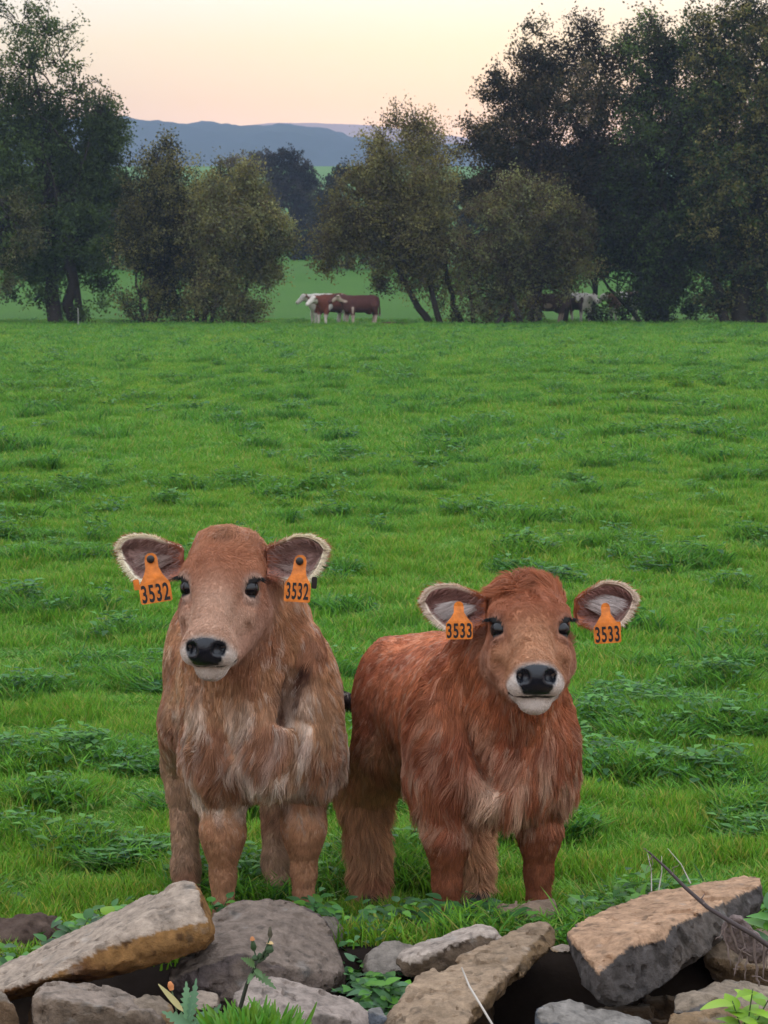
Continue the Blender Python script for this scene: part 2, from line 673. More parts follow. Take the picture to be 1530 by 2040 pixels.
def scatter_stuff(name, label, pts, rotz, scl, tint, protos, zs=None, idx=None):
    me = bpy.data.meshes.new(name)
    me.vertices.add(len(pts))
    me.vertices.foreach_set("co", np.ascontiguousarray(pts, dtype=np.float32).ravel())
    for nm, arr in (("rz", rotz), ("scl", scl), ("tint", tint), ("zs", zs if zs is not None else np.ones(len(pts)))):
        a = me.attributes.new(nm, 'FLOAT', 'POINT'); a.data.foreach_set("value", np.asarray(arr, dtype=np.float32))
    a = me.attributes.new("pick", 'INT', 'POINT')
    a.data.foreach_set("value", (idx if idx is not None else np.random.default_rng(1).integers(0, len(protos), len(pts))).astype(np.int32))
    o = link(bpy.data.objects.new(name, me))
    o['kind'] = 'stuff'
    o['label'] = label
    col = bpy.data.collections.new(name + "_protos")
    for i, p in enumerate(protos):
        p.name = "tuft_%02d" % i if not p.name.startswith("tuft") else p.name
        col.objects.link(p)
    g = bpy.data.node_groups.new(name + "_scatter", 'GeometryNodeTree')
    g.interface.new_socket("Geometry", in_out='INPUT', socket_type='NodeSocketGeometry')
    g.interface.new_socket("Geometry", in_out='OUTPUT', socket_type='NodeSocketGeometry')
    gi = g.nodes.new('NodeGroupInput'); go = g.nodes.new('NodeGroupOutput')
    ci = g.nodes.new('GeometryNodeCollectionInfo')
    ci.inputs['Collection'].default_value = col
    ci.inputs['Separate Children'].default_value = True
    ci.inputs['Reset Children'].default_value = True
    ip = g.nodes.new('GeometryNodeInstanceOnPoints')
    ip.inputs['Pick Instance'].default_value = True

    def nat(nm, ty):
        q = g.nodes.new('GeometryNodeInputNamedAttribute'); q.data_type = ty; q.inputs['Name'].default_value = nm
        return q.outputs['Attribute']
    cr_ = g.nodes.new('ShaderNodeCombineXYZ'); g.links.new(nat("rz", 'FLOAT'), cr_.inputs[2])
    sc_ = g.nodes.new('ShaderNodeCombineXYZ')
    s1 = nat("scl", 'FLOAT'); g.links.new(s1, sc_.inputs[0]); g.links.new(s1, sc_.inputs[1]); g.links.new(nat("zs", 'FLOAT'), sc_.inputs[2])
    g.links.new(gi.outputs[0], ip.inputs['Points'])
    g.links.new(ci.outputs[0], ip.inputs['Instance'])
    g.links.new(nat("pick", 'INT'), ip.inputs['Instance Index'])
    g.links.new(cr_.outputs[0], ip.inputs['Rotation'])
    g.links.new(sc_.outputs[0], ip.inputs['Scale'])
    g.links.new(ip.outputs[0], go.inputs[0])
    md = o.modifiers.new("scatter", 'NODES'); md.node_group = g
    return o


def wedge(gen, n, y0, y1, margin=0.7, k=0.33):
    """uniform points on the ground wedge the lens could see, with a margin"""
    wmax = margin + k * y1
    X, Y = [], []
    tot = 0
    while tot < n:
        y = y0 + (y1 - y0) * gen.random(n); x = (gen.random(n) * 2 - 1) * wmax
        m = np.abs(x) < margin + k * y
        X.append(x[m]); Y.append(y[m]); tot += m.sum()
    return np.concatenate(X)[:n], np.concatenate(Y)[:n]


def tuss(x, y):
    P = np.stack([x, y, np.zeros_like(x)], -1)
    a = fbm(P * np.array([2.6, 3.6, 0]), 3, 77)
    b = fbm(P * np.array([0.22, 0.22, 0]), 2, 79)
    c = fbm(P * np.array([6.5, 6.5, 0]), 3, 83)
    return smoothstep(0.63, 0.74, a + 0.16 * (b - 0.5) + 0.10 * (c - 0.5)), b, c


def build_grass():
    gen = np.random.default_rng(5)
    near = [blade_tuft("tuft_a%d" % i, 34, 0.055, 0.035, 0.085, 0.0042, M_GRASS, gen, G1) for i in range(4)]
    near += [blade_tuft("tuft_b%d" % i, 46, 0.075, 0.045, 0.100, 0.0046, M_GRASS, gen, G1 + G1 + G2, 0.8) for i in range(3)]
    near += [leaf_tuft("tuft_c%d" % i, 26, 0.07, 0.028, M_GRASS, gen, G2) for i in range(2)]
    pts, rz, sc, ti, zs, ix = [], [], [], [], [], []
    for (n, y0, y1, base) in ((48000, 4.70, 9.0, 1.0), (58000, 9.0, 20.0, 1.25), (72000, 20.0, 48.0, 1.9), (64000, 48.0, 104.0, 3.0)):
        x, y = wedge(gen, n, y0, y1)
        t, b, c = tuss(x, y)
        z = land_h(x, y)
        r = gen.random(n)
        pick = np.where(t > 0.4, gen.integers(4, 7, n), gen.integers(0, 4, n))
        pick = np.where((t > 0.3) & (r < 0.10), gen.integers(7, 9, n), pick)
        h = (0.30 + 0.80 * smoothstep(0.30, 0.70, c) + (0.12 + 0.50 * smoothstep(8, 25, y)) * t) * (0.8 + 0.4 * gen.random(n))
        nearb = smoothstep(5.3, 4.9, y)
        h = h * (1 - 0.15 * nearb)
        s_ = base * (0.85 + 0.4 * gen.random(n)) * (1 + 0.25 * t)
        tn = np.clip(0.64 + 0.6 * (b - 0.5) + 0.7 * (c - 0.5) - 0.25 * t + gen.normal(0, 0.10, n), 0, 1)
        pts.append(np.stack([x, y, z + 0.03 * t], 1)); rz.append(gen.random(n) * 6.283); sc.append(s_); ti.append(tn); zs.append(h * base ** 0.45); ix.append(pick)
    scatter_stuff("grass", "short uneven green pasture grass with darker tussocks across the field", np.concatenate(pts), np.concatenate(rz), np.concatenate(sc), np.concatenate(ti), near, np.concatenate(zs), np.concatenate(ix))


build_grass()


# ---- hills far behind
def hill(name, y, prof, depth, col0, col1, seed, bump, cell):
    xs = np.linspace(-0.34 * y, 0.34 * y, 420)
    px = CXP + xs / y * FPX
    pz = np.array([at(0, q[1], y).z for q in prof])
    zt = np.interp(px, [q[0] for q in prof], pz)
    rows = np.linspace(0, 1, 26)
    X, Y, Z = [], [], []
    for i, r in enumerate(rows):
        X.append(xs); Y.append(np.full_like(xs, y - depth * (1 - r)))
        Z.append(zt * (math.sin(r * math.pi / 2)) ** 0.9 * (r > 0) - 6 * (r == 0))
    X.append(xs); Y.append(np.full_like(xs, y + depth * 0.5)); Z.append(zt * 0.3)
    X, Y, Z = map(np.array, (X, Y, Z))
    P = np.stack([X, Y, np.zeros_like(X)], -1).reshape(-1, 3)
    nz = fbm(P / cell, 3, seed).reshape(X.shape) - 0.5
    Z = Z + nz * bump * np.clip(Z / 20, 0, 1)
    V = np.stack([X, Y, Z], -1).reshape(-1, 3)
    nr, nc = X.shape
    vi = np.arange(nr * nc).reshape(nr, nc)
    F = np.stack([vi[:-1, :-1], vi[:-1, 1:], vi[1:, 1:], vi[1:, :-1]], -1).reshape(-1, 4)
    c = mixc(col0, col1, fbm(P / (cell * 4), 3, seed + 3))
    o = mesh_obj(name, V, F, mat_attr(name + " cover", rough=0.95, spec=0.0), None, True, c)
    o['kind'] = 'structure'
    return o


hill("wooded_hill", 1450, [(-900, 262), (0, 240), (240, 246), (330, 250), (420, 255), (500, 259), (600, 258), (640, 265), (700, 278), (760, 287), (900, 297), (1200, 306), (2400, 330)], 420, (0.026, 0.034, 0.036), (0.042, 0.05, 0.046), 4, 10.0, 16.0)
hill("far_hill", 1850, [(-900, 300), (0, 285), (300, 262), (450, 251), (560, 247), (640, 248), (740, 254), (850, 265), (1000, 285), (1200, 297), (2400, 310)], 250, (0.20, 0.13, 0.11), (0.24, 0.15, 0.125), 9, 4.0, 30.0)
# ------------------------------------------------------------------ trees
M_BARK = mat_attr("bark", rough=0.9, spec=0.1, var=0.3, vscale=14, bump=0.6, bscale=25)
M_LEAF = mat_attr("tree leaves", rough=0.6, spec=0.15, transl=0.42, tcol=(1.15, 1.05, 0.5))


def limb(mb, p0, p1, r0, r1, gen, sag=0.0, n=7, col=(0.035, 0.028, 0.022)):
    t = np.linspace(0, 1, n)[:, None]
    p0, p1 = np.asarray(p0, float), np.asarray(p1, float)
    L = np.linalg.norm(p1 - p0)
    mid = (p0 + p1) / 2 + np.array([0, 0, sag * L]) + gen.normal(0, 0.06 * L, 3)
    pts = (1 - t) ** 2 * p0 + 2 * t * (1 - t) * mid + t ** 2 * p1
    pts[1:-1] += gen.normal(0, 0.012 * L, (n - 2, 3))
    rr = r0 + (r1 - r0) * t[:, 0]
    V, F = tube(pts, rr, 6 if r0 > 0.05 else 4, cap=False)
    mb.add(V, F, np.array(col) * (0.8 + 0.4 * gen.random()))
    return pts


def tree(name, label, y, lobes, stems, leafcol, seed, leaf=0.105, lai=4.6, gap=0.26, group=None, twig=0.5):
    """lobes (px, py, radius px, fill) at distance y; stems (base px, top px, top py, radius m)"""
    gen = np.random.default_rng(seed)
    k = y / FPX
    bx = np.mean([q[0] for q in stems])
    gz = float(land_h(np.array([at(bx, 600, y).x]), np.array([float(y)]))[0])
    root = empty(name, (at(bx, 600, y).x, y, gz))
    tag(root, label, 'tree', group)
    o0 = np.array(root.location)
    LC = [np.array(c) for c in leafcol]
    Vs, Fs, Cs, nv = [], [], [], 0
    tips, sparse = [], []
    for (px, py, rp, fill) in lobes:
        c = np.array(at(px, py, y + gen.normal(0, 0.25 * rp * k))); Rm = rp * k * (1.10 if fill > 0.55 else 1.0)
        area = math.pi * Rm * Rm
        la = 0.5 * leaf * leaf * 0.55
        nl = int(area * lai * fill / la)
        per = 34
        ncl = max(6, nl // per)
        d = gen.normal(0, 1, (ncl * 2, 3)); d /= np.linalg.norm(d, axis=1, keepdims=True)
        rr = Rm * gen.random((ncl * 2, 1)) ** (1 / 2.4)
        rr = rr * (0.85 + 0.35 * fbm((c + d * Rm * 0.9) * 0.9, 2, seed + 5)[:, None] * 2 - 0.35)
        cp = c + d * rr * np.array([1, 0.9, 0.95])
        nzg = fbm(cp * 0.75, 2, seed + 11)
        thr = np.quantile(nzg, gap)
        cp = cp[nzg > thr][:ncl]
        cp = cp[cp[:, 2] > gz + 0.15]
        if not len(cp):
            continue
        tips.append(cp)
        if fill < 0.55:
            sparse.append((c, cp))
        n = len(cp) * per
        ci = np.repeat(np.arange(len(cp)), per)
        # each cluster is an elongated spray
        ax = gen.normal(0, 1, (len(cp), 3)) + (cp - c) / Rm * 1.2 + np.array([0, 0, 0.35]); ax /= np.linalg.norm(ax, axis=1, keepdims=True)
        sg = 0.13 + 0.10 * gen.random(len(cp))
        p = cp[ci] + np.clip(gen.normal(0, 1, (n, 3)), -1.6, 1.6) * (sg * 0.75)[ci][:, None] + ax[ci] * (np.clip(gen.normal(0, 1, n), -1.5, 1.5) * 0.34)[:, None]
        u = gen.normal(0, 1, (n, 3)) + ax[ci] * 0.8; u /= np.linalg.norm(u, axis=1, keepdims=True)
        v = np.cross(u, gen.normal(0, 1, (n, 3))); v /= np.linalg.norm(v, axis=1, keepdims=True)
        l = leaf * (0.6 + 0.8 * gen.random(n))[:, None]
        w = l * 0.30
        Q = np.stack([p - u * l * 0.5, p + v * w - u * l * .05, p + u * l * 0.5, p - v * w - u * l * .05], 1).reshape(-1, 3)
        Vs.append(Q); Fs.append(np.arange(nv, nv + 4 * n).reshape(-1, 4)); nv += 4 * n
        cb = np.array(LC)[gen.integers(0, len(LC), len(cp))] * (0.65 + 0.7 * gen.random((len(cp), 1))) * (0.60 + 0.85 * gen.random())
        cc = cb[ci] * (0.8 + 0.4 * gen.random((n, 1)))
        Cs.append(np.repeat(cc, 4, 0))
    V = np.concatenate(Vs) - o0
    mesh_obj("crown", V, np.concatenate(Fs), M_LEAF, root, False, np.concatenate(Cs))
    tips = np.concatenate(tips)
    mb = MB()
    tops = []
    for (bpx, tpx, tpy, r) in stems:
        b = np.array(at(bpx, 600, y)); b[2] = float(land_h(b[:1], b[1:2])[0]) - 0.15
        b[1] += gen.normal(0, 0.25)
        t = np.array(at(tpx, tpy, y + gen.normal(0, 0.3)))
        # a thicker foot
        pts = limb(mb, b, t, r * 1.25, r * 0.45, gen, 0.02, 9)
        tops.append((pts, r))
    for i in gen.choice(len(tips), min(len(tips), 26 + 10 * len(stems)), replace=False):
        pts, r = tops[gen.integers(len(tops))]
        j = gen.integers(3, 9)
        q = pts[j]
        t = tips[i]
        if np.linalg.norm(t - q) > 6.5:
            continue
        pp_ = limb(mb, q, t, max(0.025, r * 0.32), 0.012, gen, 0.08, 6)
        for _ in range(3):
            e = pp_[gen.integers(2, 6)]
            near = tips[np.argsort(((tips - e) ** 2).sum(1))[gen.integers(1, 12)]]
            limb(mb, e, near, 0.018, 0.006, gen, 0.05, 4)
    for (c, cp) in sparse:
        for q in cp[gen.choice(len(cp), min(len(cp), 26), replace=False)]:
            limb(mb, c + np.array([0, 0, -0.25]) + 0.25 * (q - c), q + 0.15 * (q - c), 0.022, 0.008, gen, 0.06, 4)
    tr = mb.build("trunk", M_BARK, root)
    tr.location = -Vector(root.location)
    return root


OLIVE = [(0.165, 0.150, 0.055), (0.13, 0.125, 0.048), (0.19, 0.165, 0.062)]
DARKG = [(0.056, 0.088, 0.026), (0.070, 0.106, 0.030), (0.046, 0.068, 0.024)]
BROWN = [(0.080, 0.060, 0.034), (0.098, 0.074, 0.040), (0.064, 0.050, 0.030)]
WILLOW = [(0.165, 0.175, 0.078), (0.14, 0.15, 0.066), (0.19, 0.185, 0.088)]
DUSK = [(0.030, 0.032, 0.018), (0.038, 0.038, 0.021), (0.026, 0.028, 0.016)]
TG = "trees along the far edge of the field"

tree("tree", "tall tree at the left edge with a thin airy top against the sky", 99,
     [(40, 30, 75, .17), (95, 60, 78, .17), (120, 110, 72, .19), (60, 120, 84, .24), (30, 195, 80, .45), (150, 165, 52, .24), (200, 220, 52, .5), (225, 240, 40, .4), (60, 260, 95, .9), (160, 280, 85, .95), (215, 290, 55, .9),
      (30, 350, 100, 1), (130, 370, 105, 1), (205, 370, 60, .9), (60, 450, 105, 1), (165, 460, 85, 1), (-60, 300, 120, .9), (-60, 430, 110, .9), (90, 525, 60, .7), (170, 530, 55, .7), (30, 520, 55, .6), (205, 560, 35, .5), (70, 590, 30, .4), (100, 600, 24, .5), (115, 622, 24, .6), (165, 622, 24, .6), (200, 600, 26, .35), (20, 580, 30, .3)],
     [(112, 100, 330, .30), (150, 165, 320, .24), (160, 60, 120, .14)], DARKG, 101, leaf=.13, lai=3.4, group=TG)
tree("tree", "drooping paler green branches of a willow hanging at the left edge", 97.5,
     [(20, 420, 55, .7), (50, 470, 45, .7), (5, 500, 50, .6), (60, 410, 35, .6), (15, 560, 32, .35), (-50, 440, 70, .7)], [(-40, 0, 400, .16), (-60, -40, 380, .16)], WILLOW, 102, lai=3.0, group=TG)
tree("shrub", "slender multi-stemmed bush with a bare twiggy top left of the rounded willow bush", 98,
     [(330, 285, 34, .30), (318, 315, 36, .32), (350, 318, 30, .3), (300, 360, 60, .75), (350, 380, 65, .9), (290, 430, 65, .9), (345, 460, 75, 1), (270, 500, 55, .9), (320, 540, 65, .85), (380, 530, 50, .9), (300, 590, 40, .45), (340, 610, 34, .6), (255, 600, 30, .45), (270, 625, 24, .5), (310, 625, 26, .6), (370, 620, 28, .6), (385, 585, 34, .6)],
     [(298, 312, 380, .12), (290, 270, 480, .07), (303, 345, 470, .07)], DUSK + OLIVE, 103, lai=3.6, group=TG)
tree("shrub", "rounded grey green willow bush left of the gap where the cattle stand", 97,
     [(470, 385, 60, .9), (430, 410, 65, .95), (520, 410, 55, .95), (480, 440, 75, 1), (550, 440, 42, .9), (420, 470, 65, 1), (500, 490, 75, 1), (560, 490, 40, .8), (450, 540, 65, .95), (520, 545, 50, .8), (555, 545, 25, .4), (475, 600, 38, .6), (505, 610, 34, .65), (400, 590, 38, .6), (440, 335, 26, .5), (490, 345, 35, .6), (430, 620, 28, .6), (465, 625, 28, .65), (505, 628, 24, .6), (440, 580, 40, .6)],
     [(392, 400, 470, .10), (405, 425, 450, .10), (418, 450, 470, .08), (458, 520, 500, .07)], WILLOW + OLIVE + BROWN[:1], 104, lai=3.0, group=TG)
tree("shrub", "wide olive brown willow bush right of the gap, wispy on top", 97.5,
     [(790, 235, 36, .34), (830, 245, 40, .36), (865, 255, 32, .34), (760, 285, 40, .6), (830, 300, 60, .8), (770, 340, 65, .9), (850, 360, 70, .95), (715, 370, 50, .85), (760, 420, 75, 1), (690, 430, 55, .9), (840, 450, 75, 1), (650, 475, 38, .8), (710, 490, 60, .95), (790, 510, 65, .95), (870, 520, 60, .9), (660, 525, 35, .6), (760, 560, 35, .5), (820, 565, 30, .5), (905, 560, 36, .6), (910, 300, 30, .32), (880, 600, 26, .4), (905, 625, 22, .5), (860, 560, 34, .6)],
     [(862, 770, 470, .15), (880, 830, 430, .13), (925, 880, 480, .12)], OLIVE + OLIVE + BROWN, 105, lai=3.0, group=TG)
tree("shrub", "dense round grey brown bush in front of the tall right hand trees", 96.5,
     [(1040, 400, 60, .95), (1090, 420, 60, .95), (980, 430, 55, .95), (1130, 460, 60, 1), (1040, 470, 75, 1), (960, 490, 60, 1), (1150, 520, 48, .95), (1080, 530, 65, 1), (1000, 550, 55, .95), (940, 560, 40, .7), (1120, 570, 34, .6), (1050, 590, 36, .6), (985, 600, 36, .7), (945, 610, 28, .6), (1010, 625, 26, .7), (1060, 622, 26, .6), (970, 630, 22, .6)],
     [(945, 930, 470, .09), (1010, 1040, 480, .12), (1035, 1000, 470, .14), (985, 1060, 520, .06), (1060, 1100, 500, .07)], BROWN + WILLOW[:2] + OLIVE[:1], 106, lai=3.2, group=TG)
tree("tree", "tall brown leaved tree right of centre with ragged sky holes", 101,
     [(960, 190, 30, .36), (985, 160, 38, .36), (1065, 55, 34, .30), (1050, 110, 45, .42), (1010, 200, 55, .6), (960, 260, 45, .6), (930, 290, 34, .4), (1090, 140, 65, .75), (1170, 60, 50, .36), (1150, 110, 60, .6), (1080, 220, 85, .9), (1170, 190, 85, .8), (1000, 290, 70, .9), (1090, 320, 90, 1), (1180, 300, 85, .9), (1010, 370, 75, 1), (1110, 400, 85, 1), (1200, 390, 80, 1), (1230, 130, 60, .6), (1180, 480, 70, .9), (1240, 460, 60, .9), (950, 370, 45, .8)],
     [(1068, 1080, 260, .26), (1183, 1195, 470, .13), (1120, 1160, 300, .2)], BROWN + DUSK, 107, leaf=.125, lai=3.4, group=TG)
tree("tree", "broad dark tree with leaning limb and thick trunk right of the slim bare trunk", 99.5,
     [(1300, 45, 45, .40), (1260, 90, 50, .5), (1330, 110, 70, .8), (1290, 190, 80, .8), (1370, 210, 85, .9), (1300, 290, 85, .85), (1380, 310, 85, 1), (1270, 370, 80, 1), (1350, 400, 85, 1), (1250, 470, 65, 1), (1320, 480, 75, 1), (1390, 480, 70, 1), (1220, 520, 40, .7), (1290, 550, 50, .8), (1350, 550, 45, .8), (1250, 590, 28, .4), (1200, 618, 24, .6), (1180, 630, 16, .6), (1240, 625, 24, .5), (1285, 600, 34, .8), (1340, 600, 34, .8), (1305, 630, 24, .8), (1370, 615, 26, .7)],
     [(1310, 1300, 300, .42), (1325, 1380, 320, .25), (1290, 1190, 545, .10)], DUSK + DARKG, 108, leaf=.13, lai=3.8, group=TG)
tree("tree", "big dark tree at the right edge with broad hanging foliage", 98.5,
     [(1400, 50, 50, .5), (1480, 40, 65, .6), (1540, 60, 80, .7), (1430, 120, 80, .9), (1520, 150, 95, .95), (1450, 220, 90, 1), (1540, 260, 100, 1), (1440, 320, 85, 1), (1520, 370, 100, 1), (1430, 420, 80, 1), (1500, 470, 85, 1), (1590, 420, 100, 1), (1430, 520, 60, .95), (1510, 545, 60, .9), (1600, 200, 110, .9), (1590, 540, 60, .8), (1420, 590, 40, .8), (1460, 600, 36, .8), (1520, 600, 40, .8), (1500, 628, 24, .7)],
     [(1480, 1470, 320, .42), (1512, 1530, 300, .36), (1450, 1430, 380, .2)], DUSK + DARKG + OLIVE, 109, leaf=.135, lai=3.6, group=TG)
TB = "trees and hedge beyond the second pasture"
tree("tree", "dark rounded purple brown tree seen through the gap on the rise", 215,
     [(540, 320, 20, 1), (575, 315, 26, 1), (600, 335, 26, 1), (570, 350, 32, 1), (615, 365, 26, 1), (585, 390, 36, 1), (620, 405, 26, 1), (600, 440, 34, 1)], [(590, 585, 380, .3)], [(0.022, 0.018, 0.018), (0.03, 0.024, 0.024)], 110, leaf=.22, lai=4, gap=.15, group=TB)
tree("tree", "dim bluish tree low in the gap behind the cattle", 190,
     [(640, 400, 30, 1), (665, 365, 26, .9), (640, 450, 34, 1), (610, 480, 34, 1), (650, 500, 34, 1), (600, 520, 28, 1), (680, 420, 30, 1), (625, 530, 22, 1), (690, 345, 22, .9)], [(640, 640, 430, .25)], [(0.026, 0.026, 0.026), (0.034, 0.034, 0.03)], 111, leaf=.22, lai=4, gap=.15, group=TB)
tree("tree", "brownish autumn tree behind the rounded willow bush", 230,
     [(470, 330, 24, .9), (505, 325, 28, .9), (530, 340, 22, .9), (490, 360, 34, 1), (540, 380, 36, 1), (450, 375, 34, 1), (520, 430, 50, 1)], [(500, 500, 360, .25)], [(0.075, 0.058, 0.042), (0.06, 0.05, 0.036)], 112, leaf=.22, lai=4, gap=.15, group=TB)
for i_, (x0_, x1_, lb_) in enumerate(((-140, 430, "long dark hedge behind the left hand trees"), (690, 1700, "long dark hedge behind the right hand trees"))):
    g_ = np.random.default_rng(50 + i_)
    lb = []
    for x_ in np.arange(x0_, x1_, 34):
        lb += [(x_, 380 + 14 * g_.random(), 34, .8), (x_ + 10, 430, 36, .9), (x_, 480, 36, .9), (x_ + 8, 525, 24, .9)]
    hd_ = tree("hedge", lb_, 172, lb, [(x_, x_ + 10, 470, .12) for x_ in np.arange(x0_, x1_, 120)], DUSK + OLIVE, 120 + i_, leaf=.26, lai=2.4, gap=.15)
    hd_['category'] = 'hedge'
# ------------------------------------------------------------------ cattle by the trees
M_HIDE = mat_attr("cow hide", rough=0.8, spec=0.15, var=0.15, vscale=8)


def cow(label, px, y, heading, dark, pale, amount, seed, neck=0.3, headturn=0.0, whiteface=True, s=1.0):
    gen = np.random.default_rng(seed)
    x = at(px, 600, y).x
    gz = float(land_h(np.array([x]), np.array([float(y)]))[0])
    root = empty("cow", (x, y, gz), heading)
    tag(root, label, 'cow', 'cattle resting under the far trees')
    D = SDF()
    D.ell((0, 0.0, 0.92), (0.32, 0.85, 0.36), .1)
    D.ell((0, -0.55, 0.92), (0.27, 0.35, 0.40), .1)
    D.ell((0, 0.62, 0.98), (0.29, 0.35, 0.36), .1)
    D.ell((0, 0.1, 1.20), (0.12, 0.8, 0.13), .1)
    D.ell((0, 0.45, 0.62), (0.14, 0.2, 0.14), .08)
    for sx in (-1, 1):
        fx = gen.normal(0, .07); hx_ = gen.normal(0, .08)
        D.cone((sx * .18, -.55, .75), (sx * .19, -.58 + fx, .42), .15, .085, .06)
        D.cone((sx * .19, -.58 + fx, .42), (sx * .19, -.58 + fx, .06), .065, .055, .03)
        D.ell((sx * .19, -.60 + fx, .04), (.065, .08, .06), .02)
        D.cone((sx * .19, .60, .85), (sx * .20, .72 + hx_, .52), .20, .085, .08)
        D.cone((sx * .20, .74 + hx_, .52), (sx * .20, .66 + hx_, .06), .07, .055, .03)
        D.ell((sx * .20, .64 + hx_, .04), (.065, .08, .06), .02)
    hb = np.array([math.sin(headturn) * .35, -0.98 - .12 * math.cos(headturn), 1.05 + neck])
    D.cone((0, -.62, 1.02), tuple(hb), .25, .15, .1)
    hd = np.array([math.sin(headturn), -math.cos(headturn), -0.75]); hd /= np.linalg.norm(hd)
    D.cone(tuple(hb), tuple(hb + hd * .40), .135, .085, .04)
    sx_ = np.cross(hd, [0, 0, 1]); sx_ /= np.linalg.norm(sx_)
    for q in (-1, 1):
        D.ell(tuple(hb + sx_ * q * .19 + np.array([0, 0, .03])), (.10, .06, .05), .03)
    D.cone((0, .93, 1.20), (0, 1.00, .75), .035, .025, .03)
    D.cone((0, 1.00, .75), (0.0, .99, .45), .03, .05, .03)
    lo, hi = D.bounds()
    V, Q = polygonise(D.ev, lo, hi, 0.028, coarse=3, project=1)
    N, _ = grad(D.ev, V, .01)
    fnm = np.cross(V[Q[:, 1]] - V[Q[:, 0]], V[Q[:, 2]] - V[Q[:, 0]])
    if (fnm * N[Q[:, 0]]).sum() < 0: Q = Q[:, ::-1]
    pt = fbm(V * np.array([2.0, 1.7, 1.7]), 2, seed)
    q = np.quantile(pt, amount)
    c = mixc(dark, pale, smoothstep(q + .015, q - .015, pt))
    c = mixc(c, pale, smoothstep(.52, .40, V[:, 2]) * 0.85)
    dh = np.linalg.norm(V - (hb + hd * .2), axis=1)
    if whiteface:
        c = mixc(c, pale, smoothstep(.33, .27, dh))
    mesh_obj("body", V * s, Q, M_HIDE, root, True, c)
    return root


WHITE = (0.62, 0.56, 0.50)
RED = (0.15, 0.045, 0.028)
DRED = (0.075, 0.028, 0.022)
DBR = (0.055, 0.03, 0.024)
cow("white cow with red patches, rearmost of the group in the gap, head to the left", 652, 99.6, R(-70), RED, WHITE, .62, 5, neck=.12, headturn=0.2)
cow("red brown cow with white face standing in front of the white cow", 664, 97.4, R(-42), RED, WHITE, .12, 8, neck=.10, headturn=-0.3)
cow("dark red brown cow standing side on under the wispy bush, head to the left", 718, 96.4, R(-58), DRED, (0.42, 0.32, 0.26), .06, 11, neck=.22, headturn=-0.4, whiteface=False, s=0.97)
cow("dark brown cow in deep shade under the round grey brown bush", 1092, 98.5, R(-88), DBR, (0.3, 0.22, 0.18), .05, 14, neck=-.2, whiteface=False)
cow("white cow half hidden behind the slim bare trunk", 1150, 101.5, R(35), DBR, WHITE, .66, 17, neck=.1)
cow("pale brown and white cow behind the leaning limb of the broad dark tree", 1243, 102.5, R(-60), (0.2, 0.1, 0.06), WHITE, .55, 23, neck=.05)

# thin pale stake by the tall left tree
sv_, sf_ = tube([(0, 0, -.1), (0.01, 0, .35), (0.0, 0.0, .75)], [.022, .02, .018], 8)
st_ = mesh_obj("stake", sv_, sf_, mat_plain("weathered stake", (.22, .21, .18), .8), None)
st_.location = at(155, 600, 94.5).xy.to_3d()
tag(st_, "thin pale wooden stake in the grass before the tall left tree", "stake")
# fallen log under the wispy bush
lv_, lf_ = tube([(-.8, 0, .05), (-.3, .1, .08), (.3, .05, .07), (.9, .12, .04)], [.07, .09, .08, .05], 8)
lg_ = mesh_obj("log", lv_, lf_, M_BARK, None, True, np.broadcast_to((.07, .035, .025), (len(lv_), 3)))
lg_.location = (at(790, 600, 95.5).x, 95.5, 0.0)
tag(lg_, "low reddish brown fallen log in the grass right of the cattle", "log")
# ------------------------------------------------------------------ calves
def S(r, g, b, k=1.0):
    """photo sRGB -> linear reflectance"""
    c = np.array([r, g, b], dtype=np.float64) / 255
    return np.where(c <= 0.04045, c / 12.92, ((c + 0.055) / 1.055) ** 2.4) * k


M_SKIN, n_, b_ = new_mat("calf skin")
a1 = n_.nodes.new("ShaderNodeAttribute"); a1.attribute_name = "Col"
a2 = n_.nodes.new("ShaderNodeAttribute"); a2.attribute_name = "wet"
nzs = n_.nodes.new("ShaderNodeTexNoise"); nzs.inputs['Scale'].default_value = 260; nzs.inputs['Detail'].default_value = 4
tcs = n_.nodes.new("ShaderNodeTexCoord"); n_.links.new(tcs.outputs['Object'], nzs.inputs['Vector'])
bps = n_.nodes.new("ShaderNodeBump"); bps.inputs['Strength'].default_value = 0.5; bps.inputs['Distance'].default_value = 0.002
n_.links.new(nzs.outputs['Fac'], bps.inputs['Height']); n_.links.new(bps.outputs[0], b_.inputs['Normal'])
n_.links.new(a1.outputs['Color'], b_.inputs['Base Color'])
mrs = n_.nodes.new("ShaderNodeMapRange"); mrs.inputs[3].default_value = 0.85; mrs.inputs[4].default_value = 0.24
n_.links.new(a2.outputs['Fac'], mrs.inputs[0]); n_.links.new(mrs.outputs[0], b_.inputs['Roughness'])
set_spec(b_, 0.35)
M_FUR = mat_attr("calf coat hair", rough=0.55, spec=0.25, transl=0.18, tcol=(1.0, 0.95, 0.85))
M_EYE = mat_plain("calf eye", (0.006, 0.005, 0.006), rough=0.07, spec=0.38)
M_LASH = mat_attr("eyelash hair", rough=0.6)
M_TAG = mat_plain("orange tag plastic", tuple(S(200, 110, 32)), rough=0.5, spec=0.35, bump=0.3, bscale=60, var=0.28)
M_TAGINK = mat_plain("black tag print", (0.012, 0.011, 0.012), rough=0.6)
M_STUD = mat_plain("dark tag stud", (0.02, 0.016, 0.014), rough=0.5)


def closest_tangent(N, d):
    t = d - N * (N * d).sum(1, keepdims=True)
    return t / (np.linalg.norm(t, axis=1, keepdims=True) + 1e-6)


